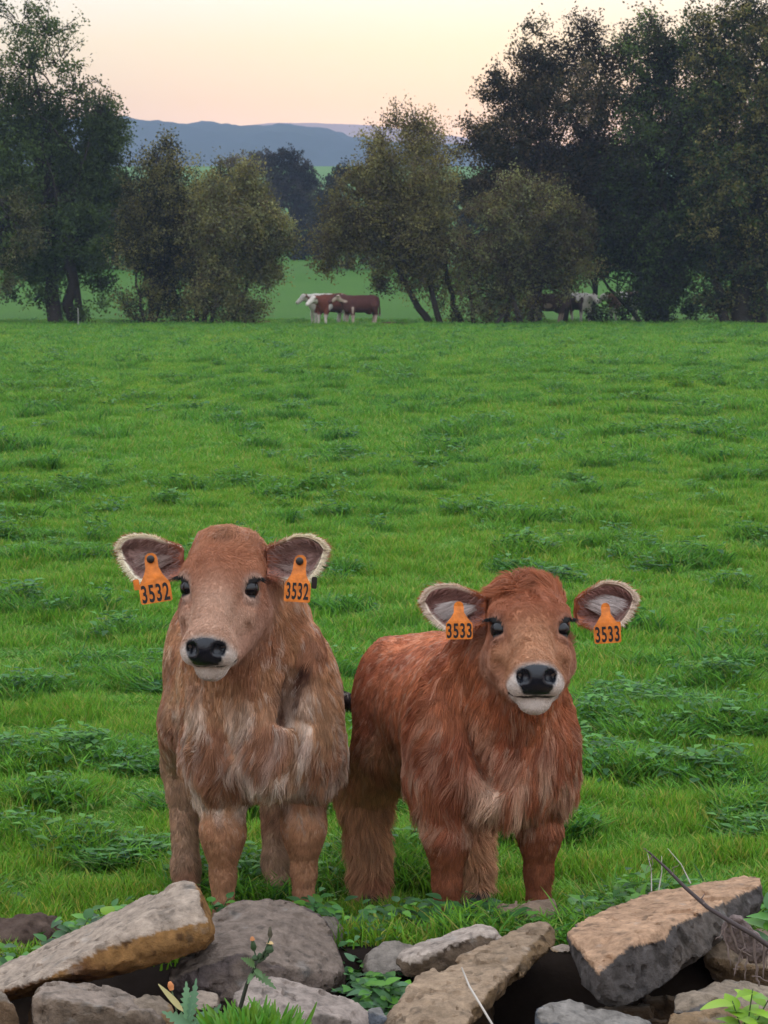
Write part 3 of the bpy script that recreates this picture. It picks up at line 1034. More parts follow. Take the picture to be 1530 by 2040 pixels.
def sample_mesh(V, Q, n, dens, gen):
    """n random points on a quad mesh; dens = per-vertex relative density"""
    T = np.concatenate([Q[:, [0, 1, 2]], Q[:, [0, 2, 3]]])
    A, B, C = V[T[:, 0]], V[T[:, 1]], V[T[:, 2]]
    area = np.linalg.norm(np.cross(B - A, C - A), axis=1) * 0.5
    w = area * dens[T].mean(1)
    c = np.cumsum(w)
    f = np.searchsorted(c, gen.random(n) * c[-1])
    f = np.minimum(f, len(T) - 1)
    r1 = np.sqrt(gen.random(n))[:, None]
    r2 = gen.random(n)[:, None]
    wts = (1 - r1, r1 * (1 - r2), r1 * r2)
    return T[f], wts


def ear_surface(prof_top, prof_bot, ns=26, ntt=17, cup=0.030, thick=0.0055):
    """leaf-shaped cupped shell in (out, up, front) coordinates"""
    s = np.linspace(0, 1, ns)
    top = np.array(prof_top); bot = np.array(prof_bot)
    # outline by arc parameter
    def samp(pl):
        d = np.concatenate([[0], np.cumsum(np.linalg.norm(np.diff(pl, axis=0), axis=1))])
        d /= d[-1]
        x = np.interp(s, d, pl[:, 0]); y = np.interp(s, d, pl[:, 1])
        for _ in range(2):
            x[1:-1] = 0.25 * x[:-2] + 0.5 * x[1:-1] + 0.25 * x[2:]
            y[1:-1] = 0.25 * y[:-2] + 0.5 * y[1:-1] + 0.25 * y[2:]
        return np.stack([x, y], 1)
    Tt, Bb = samp(top), samp(bot)
    t = np.linspace(-1, 1, ntt)
    G = np.zeros((ns, ntt, 3))
    for i in range(ns):
        for j in range(ntt):
            f = 0.5 * (t[j] + 1)
            p = Bb[i] * (1 - f) + Tt[i] * f
            c = cup * (1 - t[j] ** 2) * (1 - 0.55 * s[i]) * (0.35 + 0.65 * min(1, s[i] * 4))
            roll = 0.010 * max(0, abs(t[j]) - 0.7) / 0.3
            wav = 0.004 * math.sin(5 * t[j] + 3 * s[i])
            G[i, j] = (p[0], p[1], -c + roll + wav - 0.02 * s[i] ** 2)
    return G, thick


def build_calf(name, label, P):
    """P: dict of pose, proportions and coat"""
    gen = np.random.default_rng(P['seed'])
    th = P['yaw']
    base = at(P['front_px'], 1000, P['front_y'])
    root = empty(name, (base.x, P['front_y'], 0), th)
    tag(root, label, 'calf')
    Rz = np.array([[math.cos(th), -math.sin(th), 0], [math.sin(th), math.cos(th), 0], [0, 0, 1]])
    org = np.array([base.x, P['front_y'], 0.0])

    def loc(p):                        # world -> local
        return (np.asarray(p) - org) @ Rz

    s, wx = P['s'], P['wx']
    ps, pp = P['head_yaw'], P['head_pitch']
    rl = P.get('head_roll', 0)
    hfh = np.array([math.sin(ps), -math.cos(ps), 0]); z = np.array([0, 0, 1.0])
    hx = np.array([math.cos(ps), math.sin(ps), 0])
    hf = math.cos(pp) * hfh - math.sin(pp) * z
    hu = math.sin(pp) * hfh + math.cos(pp) * z
    hx, hu = math.cos(rl) * hx + math.sin(rl) * hu, -math.sin(rl) * hx + math.cos(rl) * hu
    hx, hf, hu = hx @ Rz, hf @ Rz, hu @ Rz
    HM = np.stack([hx, hf, hu], 1)
    hs = P['hs']
    O = loc(at(*P['eye_px'], P['eye_y']))

    def H(u, v, w):
        return O + hs * (u * hx + v * hf + w * hu)

    D = SDF()

    def B(c, r, k=0.06):
        D.ell((c[0] * wx, c[1] * s, c[2] * s), (r[0] * wx, r[1] * s, r[2] * s), k)

    # trunk
    B((0, 0.36, 0.63), (0.165, 0.33, 0.195))
    B((0, 0.12, 0.65), (0.158, 0.21, 0.20))
    B((0, 0.00, 0.60), (0.140, 0.15, 0.17))
    B((0, 0.22, 0.78 + 0.5 * P.get('rump_dz', 0)), (0.07, 0.28, 0.07))           # back line
    rz = P.get('rump_dz', 0)
    B((0, 0.60, 0.69 + rz), (0.150, 0.19, 0.165))
    B((0, 0.60, 0.78 + rz), (0.085, 0.17, 0.075))
    B((0, -0.10, 0.565 + P.get('brisket_dz', 0)), (0.075, 0.09, 0.10), 0.05)   # brisket
    B((0, 0.40, 0.50), (0.12, 0.22, 0.10), 0.06)
    lx, hxs = P['front_w'] / 2, P['hind_w'] / 2
    for sg in (-1, 1):
        i = 0 if sg < 0 else 1
        fy = P['front_dy'][i]
        D.ell((sg * 0.112 * wx, 0.0 * s, 0.60 * s), (0.065 * wx, 0.12 * s, 0.17 * s), 0.05)      # shoulder
        kz = P.get('knee_dz', 0)
        D.cone((sg * 0.10 * wx, 0.0, 0.52 * s), (sg * lx, fy + 0.015, 0.45 * s + kz), 0.080 * s, 0.060 * s, 0.05)
        D.cone((sg * lx, fy + 0.015, 0.45 * s + kz), (sg * lx, fy - 0.003, 0.365 * s + kz), P['arm_r'], P['arm_r'] * 0.82, 0.03)
        D.ell((sg * lx, fy - 0.010, 0.335 * s + kz), (P['arm_r'] * 0.74, 0.040 * s, 0.055 * s), 0.045)          # knee
        D.cone((sg * lx, fy - 0.004, 0.33 * s + kz), (sg * lx, fy - 0.002, 0.235 * s + kz), P['arm_r'] * 0.70, P['can_r'] * 1.08, 0.04)
        D.cone((sg * lx, fy - 0.002, 0.24 * s + kz), (sg * lx, fy - 0.002, 0.13 * s), P['can_r'] * 1.05, P['can_r'], 0.02)
        D.ell((sg * lx, fy + 0.002, 0.105 * s), (0.038 * s, 0.038 * s, 0.04 * s), 0.02)
        D.cone((sg * lx, fy - 0.005, 0.09 * s), (sg * lx, fy - 0.035, 0.04), 0.032 * s, 0.034 * s, 0.015)
        D.ell((sg * lx - 0.018, fy - 0.045, 0.022), (0.020, 0.042, 0.03), 0.006)
        D.ell((sg * lx + 0.018, fy - 0.045, 0.022), (0.020, 0.042, 0.03), 0.006)
        hy = 0.62 * s + P['hind_dy'][i]
        hxx = sg * hxs + P.get('hind_dx', 0)
        hr = P.get('hind_r', 1.0)
        D.ell((sg * 0.105 * wx, 0.60 * s, 0.60 * s), (0.075 * wx, 0.15 * s, 0.19 * s), 0.06)     # thigh
        D.cone((sg * 0.115 * wx, 0.54 * s, 0.50 * s), (hxx, hy + 0.08, 0.36 * s), 0.085 * s, 0.052 * s * hr, 0.05)
        D.cone((hxx, hy + 0.085, 0.36 * s), (hxx, hy + 0.055, 0.30 * s), 0.048 * s * hr, 0.043 * s * hr, 0.03)
        D.cone((hxx, hy + 0.06, 0.31 * s), (hxx, hy + 0.02, 0.13 * s), 0.038 * s * hr, 0.032 * s * hr, 0.02)
        D.ell((hxx, hy + 0.015, 0.105 * s), (0.036 * s, 0.038 * s, 0.04 * s), 0.02)
        D.cone((hxx, hy + 0.01, 0.09 * s), (hxx, hy - 0.02, 0.04), 0.031 * s, 0.034 * s, 0.015)
        D.ell((hxx - 0.018, hy - 0.03, 0.022), (0.020, 0.042, 0.03), 0.006)
        D.ell((hxx + 0.018, hy - 0.03, 0.022), (0.020, 0.042, 0.03), 0.006)
    # neck
    nb = H(0, -0.12, -0.07)
    D.cone((0, 0.08 * s, 0.70 * s), tuple(0.55 * nb + 0.45 * np.array([0, 0.05 * s, 0.70 * s])), 0.150 * s, 0.125 * s, 0.07)
    D.cone(tuple(0.5 * nb + 0.5 * np.array([0, 0.05 * s, 0.70 * s])), tuple(nb), 0.125 * s, 0.090, 0.06)
    th_ = H(0, -0.02, -0.13)
    D.cone(tuple(th_), (0, -0.06 * s, 0.60 * s), 0.050, 0.09 * s, 0.06)                          # throat, dewlap
    # head
    def E(u, v, w, a, b_, c, k=0.02, op='add'):
        D.ell(H(u, v, w), (a * hs, b_ * hs, c * hs), k, HM, op)

    def C(p, q, ra, rb, k=0.02):
        D.cone(H(*p), H(*q), ra * hs, rb * hs, k)

    E(0, -0.065, -0.035, 0.084, 0.095, 0.078, 0.03)
    E(0, -0.122, -0.006, 0.066, 0.043, 0.050, 0.03)
    E(0, -0.035, 0.004, 0.074, 0.085, 0.042, 0.03)
    C((0, 0.00, -0.002), (0, 0.15, -0.016), 0.052, 0.041, 0.025)
    for sg in (-1, 1):
        C((sg * 0.046, -0.01, -0.085), (sg * 0.024, 0.14, -0.062), 0.052, 0.034, 0.03)
        E(sg * 0.064, -0.024, 0.010, 0.019, 0.034, 0.019, 0.014)                                  # brow
        E(sg * 0.055, 0.050, -0.038, 0.022, 0.050, 0.022, 0.03)                                  # cheekbone
    for sg in (-1, 1):
        E(sg * 0.074, 0.088, 0.004, 0.020, 0.050, 0.026, 0.025, 'sub')                              # hollow before the eye
        E(sg * 0.070, 0.115, -0.045, 0.014, 0.04, 0.026, 0.02, 'sub')
    E(0, 0.0, -0.115, 0.060, 0.075, 0.050, 0.03)
    E(0, 0.165, -0.022, 0.052, 0.042, 0.042, 0.02)
    for sg in (-1, 1):
        E(sg * 0.031, 0.168, -0.036, 0.027, 0.030, 0.028, 0.015)                                 # upper lip
    E(0, 0.190, -0.016, 0.038, 0.022, 0.030, 0.012)                                              # nose pad
    E(0, 0.162, -0.080, 0.036, 0.038, 0.028, 0.008)                                              # chin
    for sg in (-1, 1):
        E(sg * 0.027, 0.202, 0.000, 0.0125, 0.018, 0.013, 0.006, 'sub')                           # nostril
        E(sg * 0.035, 0.192, -0.010, 0.006, 0.016, 0.009, 0.006, 'sub')
        E(sg * 0.080, 0.006, -0.008, 0.016, 0.026, 0.022, 0.008, 'sub')                            # eye opening
        E(sg * 0.070, -0.014, 0.011, 0.018, 0.022, 0.009, 0.006)                                  # upper lid
        E(sg * 0.066, 0.022, -0.015, 0.015, 0.014, 0.009, 0.010)                                  # lower lid
    for sg in (-1, 1):                                                                            # mouth line
        D.cone(H(0, 0.214, -0.050), H(sg * 0.030, 0.198, -0.056), 0.0050 * hs, 0.0050 * hs, 0.004, 'sub')
        D.cone(H(sg * 0.030, 0.198, -0.056), H(sg * 0.056, 0.160, -0.072), 0.0050 * hs, 0.0040 * hs, 0.004, 'sub')
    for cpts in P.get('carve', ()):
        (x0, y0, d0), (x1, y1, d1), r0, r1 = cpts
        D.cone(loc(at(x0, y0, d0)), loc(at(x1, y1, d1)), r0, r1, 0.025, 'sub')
    for (x0, y0, d0), rr in P.get('lumps', ()):
        D.ell(loc(at(x0, y0, d0)), rr, 0.03)
    tl = P.get('tail')
    if tl is not None:
        tp = [np.array(q, dtype=float) for q in tl]
        for i in range(len(tp) - 1):
            D.cone(tp[i], tp[i + 1], 0.024 - 0.003 * i, 0.021 - 0.003 * i, 0.02)

    fn = D.ev
    lo, hi = D.bounds()
    V, Q = polygonise(fn, lo, hi, 0.0062, coarse=4)
    N, _ = grad(fn, V)
    # outward orientation
    fnm = np.cross(V[Q[:, 1]] - V[Q[:, 0]], V[Q[:, 2]] - V[Q[:, 0]])
    if (fnm * N[Q[:, 0]]).sum() < 0:
        Q = Q[:, ::-1].copy()

    # ---- coat colour and hair fields
    pal = P['pal']

    def fields(V, N):
        L = (V - O) / hs
        u, v, w = L @ hx, L @ hf, L @ hu
        hd = np.sqrt((u / 0.13) ** 2 + ((v - 0.06) / 0.25) ** 2 + ((w + 0.045) / 0.13) ** 2)
        head = 1 - smoothstep(0.85, 1.15, hd)
        x, y, zz = V[:, 0], V[:, 1] / s, V[:, 2] / s
        n1 = fbm(V * 9, 3, 5)
        n2 = fbm(V * np.array([38, 38, 9]), 3, 9)
        body = mixc(pal['back'], pal['side'], smoothstep(0.83, 0.55, zz))
        body = mixc(body, pal['pale'], smoothstep(0.46, 0.60, n2) * smoothstep(0.78, 0.52, zz) * (0.35 + 0.65 * smoothstep(0.25, -0.05, y)) * 0.85)
        body = mixc(body, pal['pale'], smoothstep(0.13, 0.02, np.abs(x) / wx) * smoothstep(0.66, 0.50, zz) * smoothstep(0.1, -0.05, y) * 0.75 * smoothstep(0.36, 0.58, n2))
        body = mixc(body, pal['leg'], smoothstep(0.44, 0.36, zz))
        hind = smoothstep(0.3, 0.45, y)
        body = mixc(body, pal['hind'], hind * smoothstep(0.62, 0.38, zz + 0.08 * (n1 - 0.5)) * 0.9)
        body = mixc(body, pal['shin'], smoothstep(0.22, 0.12, zz) * (1 - 0.8 * hind))
        body = mixc(body, pal['rust'], smoothstep(0.5, 0.7, n1) * 0.6)
        if P.get('tail') is not None:
            body = mixc(body, pal['dark'] * 0.25, smoothstep(0.085, 0.05, np.linalg.norm(V - np.array(P['tail'][-1]), axis=1)))
        hoof = smoothstep(0.065, 0.055, V[:, 2])
        body = mixc(body, (0.03, 0.026, 0.024), hoof)
        hc = mixc(pal['brow'], pal['face'], smoothstep(-0.03, 0.09, v))
        hc = mixc(hc, pal['poll'], smoothstep(-0.07, -0.12, v + 0.3 * (w - 0.02)))
        wh = np.sqrt((u / 0.028) ** 2 + ((v + 0.105) / 0.03) ** 2)
        hc = mixc(hc, pal['dark'], (1 - smoothstep(0.4, 1.3, wh + 0.8 * (n2 - 0.5))) * 0.55)
        hc = mixc(hc, pal['cheek'], smoothstep(-0.02, -0.09, w))
        ering = np.sqrt(((np.abs(u) - 0.074) / 0.030) ** 2 + ((v - 0.004) / 0.036) ** 2 + ((w + 0.002) / 0.035) ** 2)
        hc = mixc(hc, pal['ring'], (1 - smoothstep(0.8, 1.3, ering)) * 0.8)
        hc = mixc(hc, (0.012, 0.010, 0.010), 1 - smoothstep(0.70, 0.82, ering))
        muz = smoothstep(0.166, 0.188, v + 0.45 * np.clip(-w - 0.02, 0, 1) + 0.10 * (np.abs(u) - 0.03))
        hc = mixc(hc, pal['muzzle'], muz)
        # nose pad: black, from the lip line to above the nostrils
        padw = 0.041 - 0.015 * smoothstep(-0.008, -0.042, w)
        pad = smoothstep(padw + 0.005, padw, np.abs(u)) * smoothstep(-0.045, -0.041, w) * smoothstep(0.179, 0.185, v + 0.35 * np.clip(-w - 0.012, 0, 1) + 0.25 * np.clip(np.abs(u) - 0.018, 0, 1))
        wet = pad
        hc = mixc(hc, (0.006, 0.007, 0.011), pad)
        ml = np.interp(np.abs(u), [0, 0.03, 0.056, 0.08], [-0.050, -0.056, -0.072, -0.085])
        mouth = smoothstep(0.0075, 0.0045, np.abs(w - ml)) * smoothstep(0.135, 0.155, v) * head
        hc = mixc(hc, (0.02, 0.014, 0.012), mouth)
        col = mixc(body, hc, head)
        # hair length
        ln = P['fur'] * (0.42 + 0.55 * smoothstep(0.25, -0.05, y) * smoothstep(0.36, 0.5, zz) + 0.55 * smoothstep(0.60, 0.45, zz))
        ln = ln * (0.75 + 0.5 * n1)
        legm = smoothstep(0.46, 0.36, zz)
        ln = ln * (1 - legm) + legm * (P['legfur'] * (1 - hind) + P['hindfur'] * hind)
        hl = 0.008 + 0.006 * smoothstep(0.05, -0.06, v) + P['pollfur'] * smoothstep(-0.06, -0.115, v + 0.25 * (w - 0.03)) * smoothstep(0.09, 0.05, np.abs(u)) + 0.012 * smoothstep(-0.06, -0.12, w)
        hl = hl * (1 - 0.6 * muz)
        ln = ln * (1 - head) + hl * head
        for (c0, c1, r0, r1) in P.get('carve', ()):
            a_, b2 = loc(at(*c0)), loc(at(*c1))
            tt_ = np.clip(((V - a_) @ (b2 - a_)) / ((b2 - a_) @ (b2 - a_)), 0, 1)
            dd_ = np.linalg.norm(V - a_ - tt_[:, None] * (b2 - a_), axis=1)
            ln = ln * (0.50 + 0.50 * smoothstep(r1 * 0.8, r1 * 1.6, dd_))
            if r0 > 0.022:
                col = mixc(col, pal['dark'], 0.95 * (1 - smoothstep(r1 * 0.55, r1 * 1.45, dd_ + 0.055 * (n2 - 0.5) + 0.03 * (n1 - 0.5))))  # shade of the wider carved folds painted into the coat colour
        ok = (1 - hoof) * (1 - np.maximum(pad, mouth) * head) * (1 - (1 - smoothstep(0.74, 0.86, ering)) * head)
        # flow
        fl = np.zeros_like(V)
        fl += np.array([0, 0.40, -0.75])
        fl[:, 0] += 0.25 * np.sign(x) * smoothstep(0.75, 0.9, zz)
        fb = smoothstep(-0.02, -0.11, v + 0.04 * (n1 - 0.5))[:, None]
        us = (u / (np.abs(u) + 0.03))[:, None]
        hflow = fb * (-hf * 0.8 + 0.5 * hu) + (1 - fb) * (hf * 0.6 - hu * 0.3 + us * hx * 0.3)
        hflow = hflow + us * hx * 0.4 * (P.get('swirl', 0.5)) + (1 - np.abs(2 * fb - 1)) * us * hx * 0.5
        fl = fl * (1 - head[:, None]) + hflow * head[:, None]
        return col, wet * head, ln, ok, fl, head

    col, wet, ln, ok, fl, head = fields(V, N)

    # ---- ears, joined into the same mesh
    parts_V, parts_Q, parts_C, parts_W = [V], [Q], [col], [wet]
    nV = len(V)
    ear_hair = []
    studs = {}
    for sg, ed in ((-1, P['ear_l']), (1, P['ear_r'])):
        G, thick = ear_surface(ed['top'], ed['bot'], cup=ed.get('cup', 0.032))
        rootp = loc(at(*ed['root'], P['eye_y'] + 0.075))
        outv = np.array([sg, 0.18, 0.0]); outv /= np.linalg.norm(outv)
        upv = np.array([0, 0.10, 1.0]); upv = upv - outv * (upv @ outv); upv /= np.linalg.norm(upv)
        frv = np.cross(outv, upv); frv = frv if frv[1] < 0 else -frv
        outv, upv, frv = outv @ Rz, upv @ Rz, frv @ Rz
        W = rootp + G[..., 0:1] * outv + G[..., 1:2] * upv + G[..., 2:3] * frv
        ns, ntt = G.shape[:2]
        gs = np.gradient(W, axis=0); gt = np.gradient(W, axis=1)
        nn = np.cross(gs, gt); nn /= np.linalg.norm(nn, axis=2, keepdims=True) + 1e-9
        if (nn @ frv).mean() < 0: nn = -nn
        taper = np.ones((ns, ntt, 1))
        edge = np.minimum.reduce([1 - np.abs(np.linspace(-1, 1, ntt))[None, :].repeat(ns, 0), np.linspace(1, 0, ns)[:, None].repeat(ntt, 1) * 1.3])
        tk = thick * (0.35 + 0.65 * smoothstep(0, 0.25, edge))[..., None]
        Fr, Bk = W + nn * tk, W - nn * tk
        vi = np.arange(ns * ntt).reshape(ns, ntt)
        q = np.stack([vi[:-1, :-1], vi[1:, :-1], vi[1:, 1:], vi[:-1, 1:]], -1).reshape(-1, 4)
        if np.dot(np.cross(W[1, 0] - W[0, 0], W[0, 1] - W[0, 0]), frv) < 0:
            q = q[:, ::-1]
        m = ns * ntt
        qb = q[:, ::-1] + m
        ring = np.concatenate([vi[:, 0], vi[-1, 1:], vi[::-1, -1][1:], vi[0, ::-1][1:-1]])
        rn = np.roll(ring, -1)
        qr = np.stack([ring, rn, rn + m, ring + m], -1)
        Ve = np.concatenate([Fr.reshape(-1, 3), Bk.reshape(-1, 3)])
        e2 = edge.reshape(-1)
        nzv = fbm(Ve[:m] * 60, 3, 31)
        cf = mixc(pal['ear_in'], pal['ear_mid'], smoothstep(0.3, 0.7, nzv))
        cf = mixc(cf, pal['ear_dark'], smoothstep(0.30, 0.75, e2) * smoothstep(0.75, 0.2, np.linspace(0, 1, ns)[:, None].repeat(ntt, 1).reshape(-1)) * 0.8)
        sfl = np.linspace(0, 1, ns)[:, None].repeat(ntt, 1).reshape(-1)
        cf = mixc(cf, pal['poll'], smoothstep(0.30, 0.08, sfl) * 0.8)
        cf = mixc(cf, pal['cream'], smoothstep(0.055, 0.02, e2) * smoothstep(0.12, 0.38, sfl))
        cb = mixc(np.broadcast_to(pal['poll'], (m, 3)), pal['cream'], smoothstep(0.15, 0.03, e2) * 0.8)
        parts_V.append(Ve.astype(np.float32)); parts_Q.append(np.concatenate([q, qb, qr]) + nV)
        parts_C.append(np.concatenate([cf, cb])); parts_W.append(np.zeros(2 * m)); nV += 2 * m
        # ear hair: fringe round the edge, short hair inside, tuft at the root
        tt = np.linspace(-1, 1, ntt)
        for kind, cnt in (('edge', 2600), ('in', 900), ('back', 1400), ('tuft', ed.get('tuft', 160))):
            si = gen.random(cnt); ti = gen.random(cnt) * 2 - 1
            if kind == 'edge':
                r = gen.random(cnt)
                ti = np.where(r < 0.36, -1 + 0.10 * gen.random(cnt), np.where(r < 0.78, 1 - 0.10 * gen.random(cnt), ti))
                si = np.where(r >= 0.78, 1 - 0.05 * gen.random(cnt), si ** 0.8)
            if kind == 'tuft':
                si = 0.12 + 0.33 * gen.random(cnt); ti = ed.get('tuft_t', 0.2) + 0.35 * (gen.random(cnt) - 0.5)
            fi, fj = si * (ns - 1), (ti + 1) / 2 * (ntt - 1)
            i0 = np.clip(fi.astype(int), 0, ns - 2); j0 = np.clip(fj.astype(int), 0, ntt - 2)
            a, b2 = (fi - i0)[:, None], (fj - j0)[:, None]
            def bil(A): return (A[i0, j0] * (1 - a) * (1 - b2) + A[i0 + 1, j0] * a * (1 - b2) + A[i0, j0 + 1] * (1 - a) * b2 + A[i0 + 1, j0 + 1] * a * b2)
            pr, nr = bil(W), bil(nn)
            oc = W[ns // 2, ntt // 2]
            ou = pr - oc; ou /= np.linalg.norm(ou, axis=1, keepdims=True)
            jit = gen.normal(0, 1, (cnt, 3))
            if kind == 'edge':
                d = ou * 0.9 + outv * 0.35 + nr * 0.25 + jit * 0.18; l = 0.007 + 0.009 * gen.random(cnt) ** 2; c = pal['cream']
            elif kind == 'in':
                d = outv * 0.7 + nr * 0.5 + jit * 0.3; l = 0.010 + 0.008 * gen.random(cnt); c = pal['ear_mid']; pr = pr + nr * thick * 0.8
            elif kind == 'back':
                d = outv * 0.8 - nr * 0.35 + jit * 0.2; l = 0.012 + 0.008 * gen.random(cnt); c = pal['poll']; pr = pr - nr * thick * 0.8
            else:
                d = outv * 0.85 + nr * 0.45 - upv * 0.25 + jit * 0.12; l = 0.035 + 0.02 * gen.random(cnt); c = pal['tuft']; pr = pr + nr * thick * 0.8
            d /= np.linalg.norm(d, axis=1, keepdims=True)
            tpar = np.linspace(0, 1, 4)[None, :, None]
            bend = (-upv * 0.15 + outv * 0.1)[None, None, :]
            st = pr[:, None] + l[:, None, None] * (tpar * d[:, None] + tpar ** 2 * bend)
            cc = np.broadcast_to(np.asarray(c), (cnt, 3))
            if kind == 'edge':
                cc = mixc(np.broadcast_to(pal['poll'], (cnt, 3)), cc, smoothstep(0.12, 0.42, si + 0.1 * (gen.random(cnt) - 0.5)))
            cc = cc * (0.75 + 0.5 * gen.random((cnt, 1)))
            ear_hair.append((st, np.full(cnt, 0.00055), cc))

    Va, Qa = np.concatenate(parts_V), np.concatenate(parts_Q)
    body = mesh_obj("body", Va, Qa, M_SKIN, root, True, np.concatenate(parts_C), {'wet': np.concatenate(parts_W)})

    # ---- coat
    n = P['nhair']
    dens = ok * (1 + 1.6 * head)
    cam_l = loc((0, 0, CAM_H))
    vd = cam_l - V
    vd /= np.linalg.norm(vd, axis=1, keepdims=True)
    facing = (vd * N).sum(1)
    dens = dens * np.where(facing > -0.35, 1.0, 0.45)
    T, wts = sample_mesh(V, Q, n, dens, gen)
    g = lambda A: sum(A[T[:, i]] * (wts[i] if A.ndim > 1 else wts[i][:, 0]) for i in range(3))
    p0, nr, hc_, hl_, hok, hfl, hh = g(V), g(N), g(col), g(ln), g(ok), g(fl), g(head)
    keep = hok > 0.6
    p0, nr, hc_, hl_, hfl, hh = p0[keep], nr[keep], hc_[keep], hl_[keep], hfl[keep], hh[keep]
    nr /= np.linalg.norm(nr, axis=1, keepdims=True)
    m = len(p0)
    # turbulence
    tb = np.stack([fbm(p0 * 14, 2, 41) - 0.5, fbm(p0 * 14, 2, 43) - 0.5, fbm(p0 * 14, 2, 47) - 0.5], 1)
    d = closest_tangent(nr, hfl + tb * (1.6 + P.get('curl', 0) * 2.5 * hh[:, None]) + gen.normal(0, 0.10, (m, 3)))
    hl_leg = smoothstep(0.35, 0.5, p0[:, 1] / s) * smoothstep(0.46, 0.38, p0[:, 2] / s)
    lift = 0.22 + 0.25 * gen.random(m) + 0.55 * hl_leg * (P['hindfur'] > 0.03) + P.get('curl', 0) * 0.8 * smoothstep(0.02, 0.04, hl_) * hh
    L = hl_ * (0.7 + 0.6 * gen.random(m))
    t = np.linspace(0, 1, 5)[None, :, None]
    grav = np.array([0, 0, -0.28])
    dirs = d + nr * lift[:, None]
    dirs /= np.linalg.norm(dirs, axis=1, keepdims=True)
    wav = np.stack([fbm(p0 * 45, 1, 61) - 0.5, fbm(p0 * 45, 1, 63) - 0.5, fbm(p0 * 45, 1, 67) - 0.5], 1)
    st = p0[:, None] + L[:, None, None] * (t * dirs[:, None] + t ** 2 * (grav - nr * 0.22)[:, None, :] * (1 - 0.6 * hh)[:, None, None] + np.sin(t * 4.5) * 0.30 * wav[:, None, :] * (1 + P.get('curl', 0) * 1.6 * hh[:, None, None]))
    # clumps
    nc = m // P.get('clump', 22)
    ci = gen.choice(m, nc, replace=False)
    kd = kdtree.KDTree(nc)
    for i in range(nc):
        kd.insert(p0[ci[i]], i)
    kd.balance()
    own = np.fromiter((kd.find(p)[1] for p in p0), dtype=np.int64, count=m)
    lead = ci[own]
    off = st[lead] - p0[lead][:, None]
    tgt = p0[lead][:, None] + off * (L / np.maximum(L[lead], 1e-4))[:, None, None].clip(0.5, 1.4)
    cs = (0.62 * smoothstep(0.012, 0.03, hl_))[:, None, None] * (t ** 1.5) * 0.85
    st = st * (1 - cs) + tgt * cs
    cl = 0.70 + 0.55 * gen.random(nc)
    cl = cl[own] * (1 - 0.75 * hh) + 0.97 * 0.75 * hh
    hcol = hc_ * cl[:, None] * (0.85 + 0.3 * gen.random((m, 1)))
    lock_ = gen.random(nc)[own]
    hcol = mixc(hcol, pal['pale'], (lock_ > 0.87) * 0.32 * (1 - hh) * smoothstep(0.3, 0.4, p0[:, 2] / s))  # hair clumps picked at random take the pale coat colour
    rad = np.where(hl_ > 0.02, 0.00062, 0.00056)
    allst, allr, allc = [st], [rad], [hcol]
    e4 = [np.concatenate([x[0][:, :1], x[0]], 1) if x[0].shape[1] == 4 else x[0] for x in ear_hair]
    allst += e4
    allr += [x[1] for x in ear_hair]
    allc += [x[2] for x in ear_hair]
    st, rad, hcol = np.concatenate(allst), np.concatenate(allr), np.concatenate(allc)
    prof = np.array([1, 0.95, 0.85, 0.6, 0.12])
    hair_obj("coat", st, rad[:, None] * prof[None, :], hcol, M_FUR, root)

    # ---- eyes and lashes
    for sg in (-1, 1):
        ec = H(sg * 0.0635, 0.004, -0.007)
        sv, sf = uvsphere(0.0225 * hs, 20, 14)
        e = mesh_obj("eye", sv * np.array([1, 1, 1]) + ec, sf, M_EYE, root)
        k = 120
        a = gen.random(k)
        p = np.stack([H(sg * (0.066 + 0.014 * q), -0.014 - 0.002 * q, 0.012 - 0.004 * q) for q in a])
        dd = np.stack([(sg * hx * (0.5 + 0.6 * q) + hu * 0.3 + hf * 0.35) for q in a]) + gen.normal(0, 0.12, (k, 3))
        l = (0.017 + 0.010 * gen.random(k))[:, None, None]
        tq = np.linspace(0, 1, 4)[None, :, None]
        sts = p[:, None] + l * (tq * dd[:, None] + tq ** 2 * np.array([0, 0, -0.35]))
        hair_obj("eyelashes", sts, np.full((k, 4), 0.0006) * np.array([1, .9, .7, .2]), np.full((k, 3), 0.012), M_LASH, root)

    # ---- ear tags
    for td in P['tags']:
        make_tag(td, P, loc, root, Rz)
    return root


def uvsphere(r, nu=16, nv=10):
    th = np.linspace(0, np.pi, nv + 1)[1:-1]
    ph = np.linspace(0, 2 * np.pi, nu, endpoint=False)
    V = [(0, 0, r)]
    for a in th:
        for b in ph:
            V.append((r * math.sin(a) * math.cos(b), r * math.sin(a) * math.sin(b), r * math.cos(a)))
    V.append((0, 0, -r))
    F4, F3 = [], []
    for j in range(nu):
        F3.append((0, 1 + j, 1 + (j + 1) % nu))
        b0 = 1 + (nv - 2) * nu
        F3.append((len(V) - 1, b0 + (j + 1) % nu, b0 + j))
    for i in range(nv - 2):
        for j in range(nu):
            a = 1 + i * nu + j
            b = 1 + i * nu + (j + 1) % nu
            F4.append((a, a + nu, b + nu, b))
    return np.array(V), [np.array(F4), np.array(F3)]


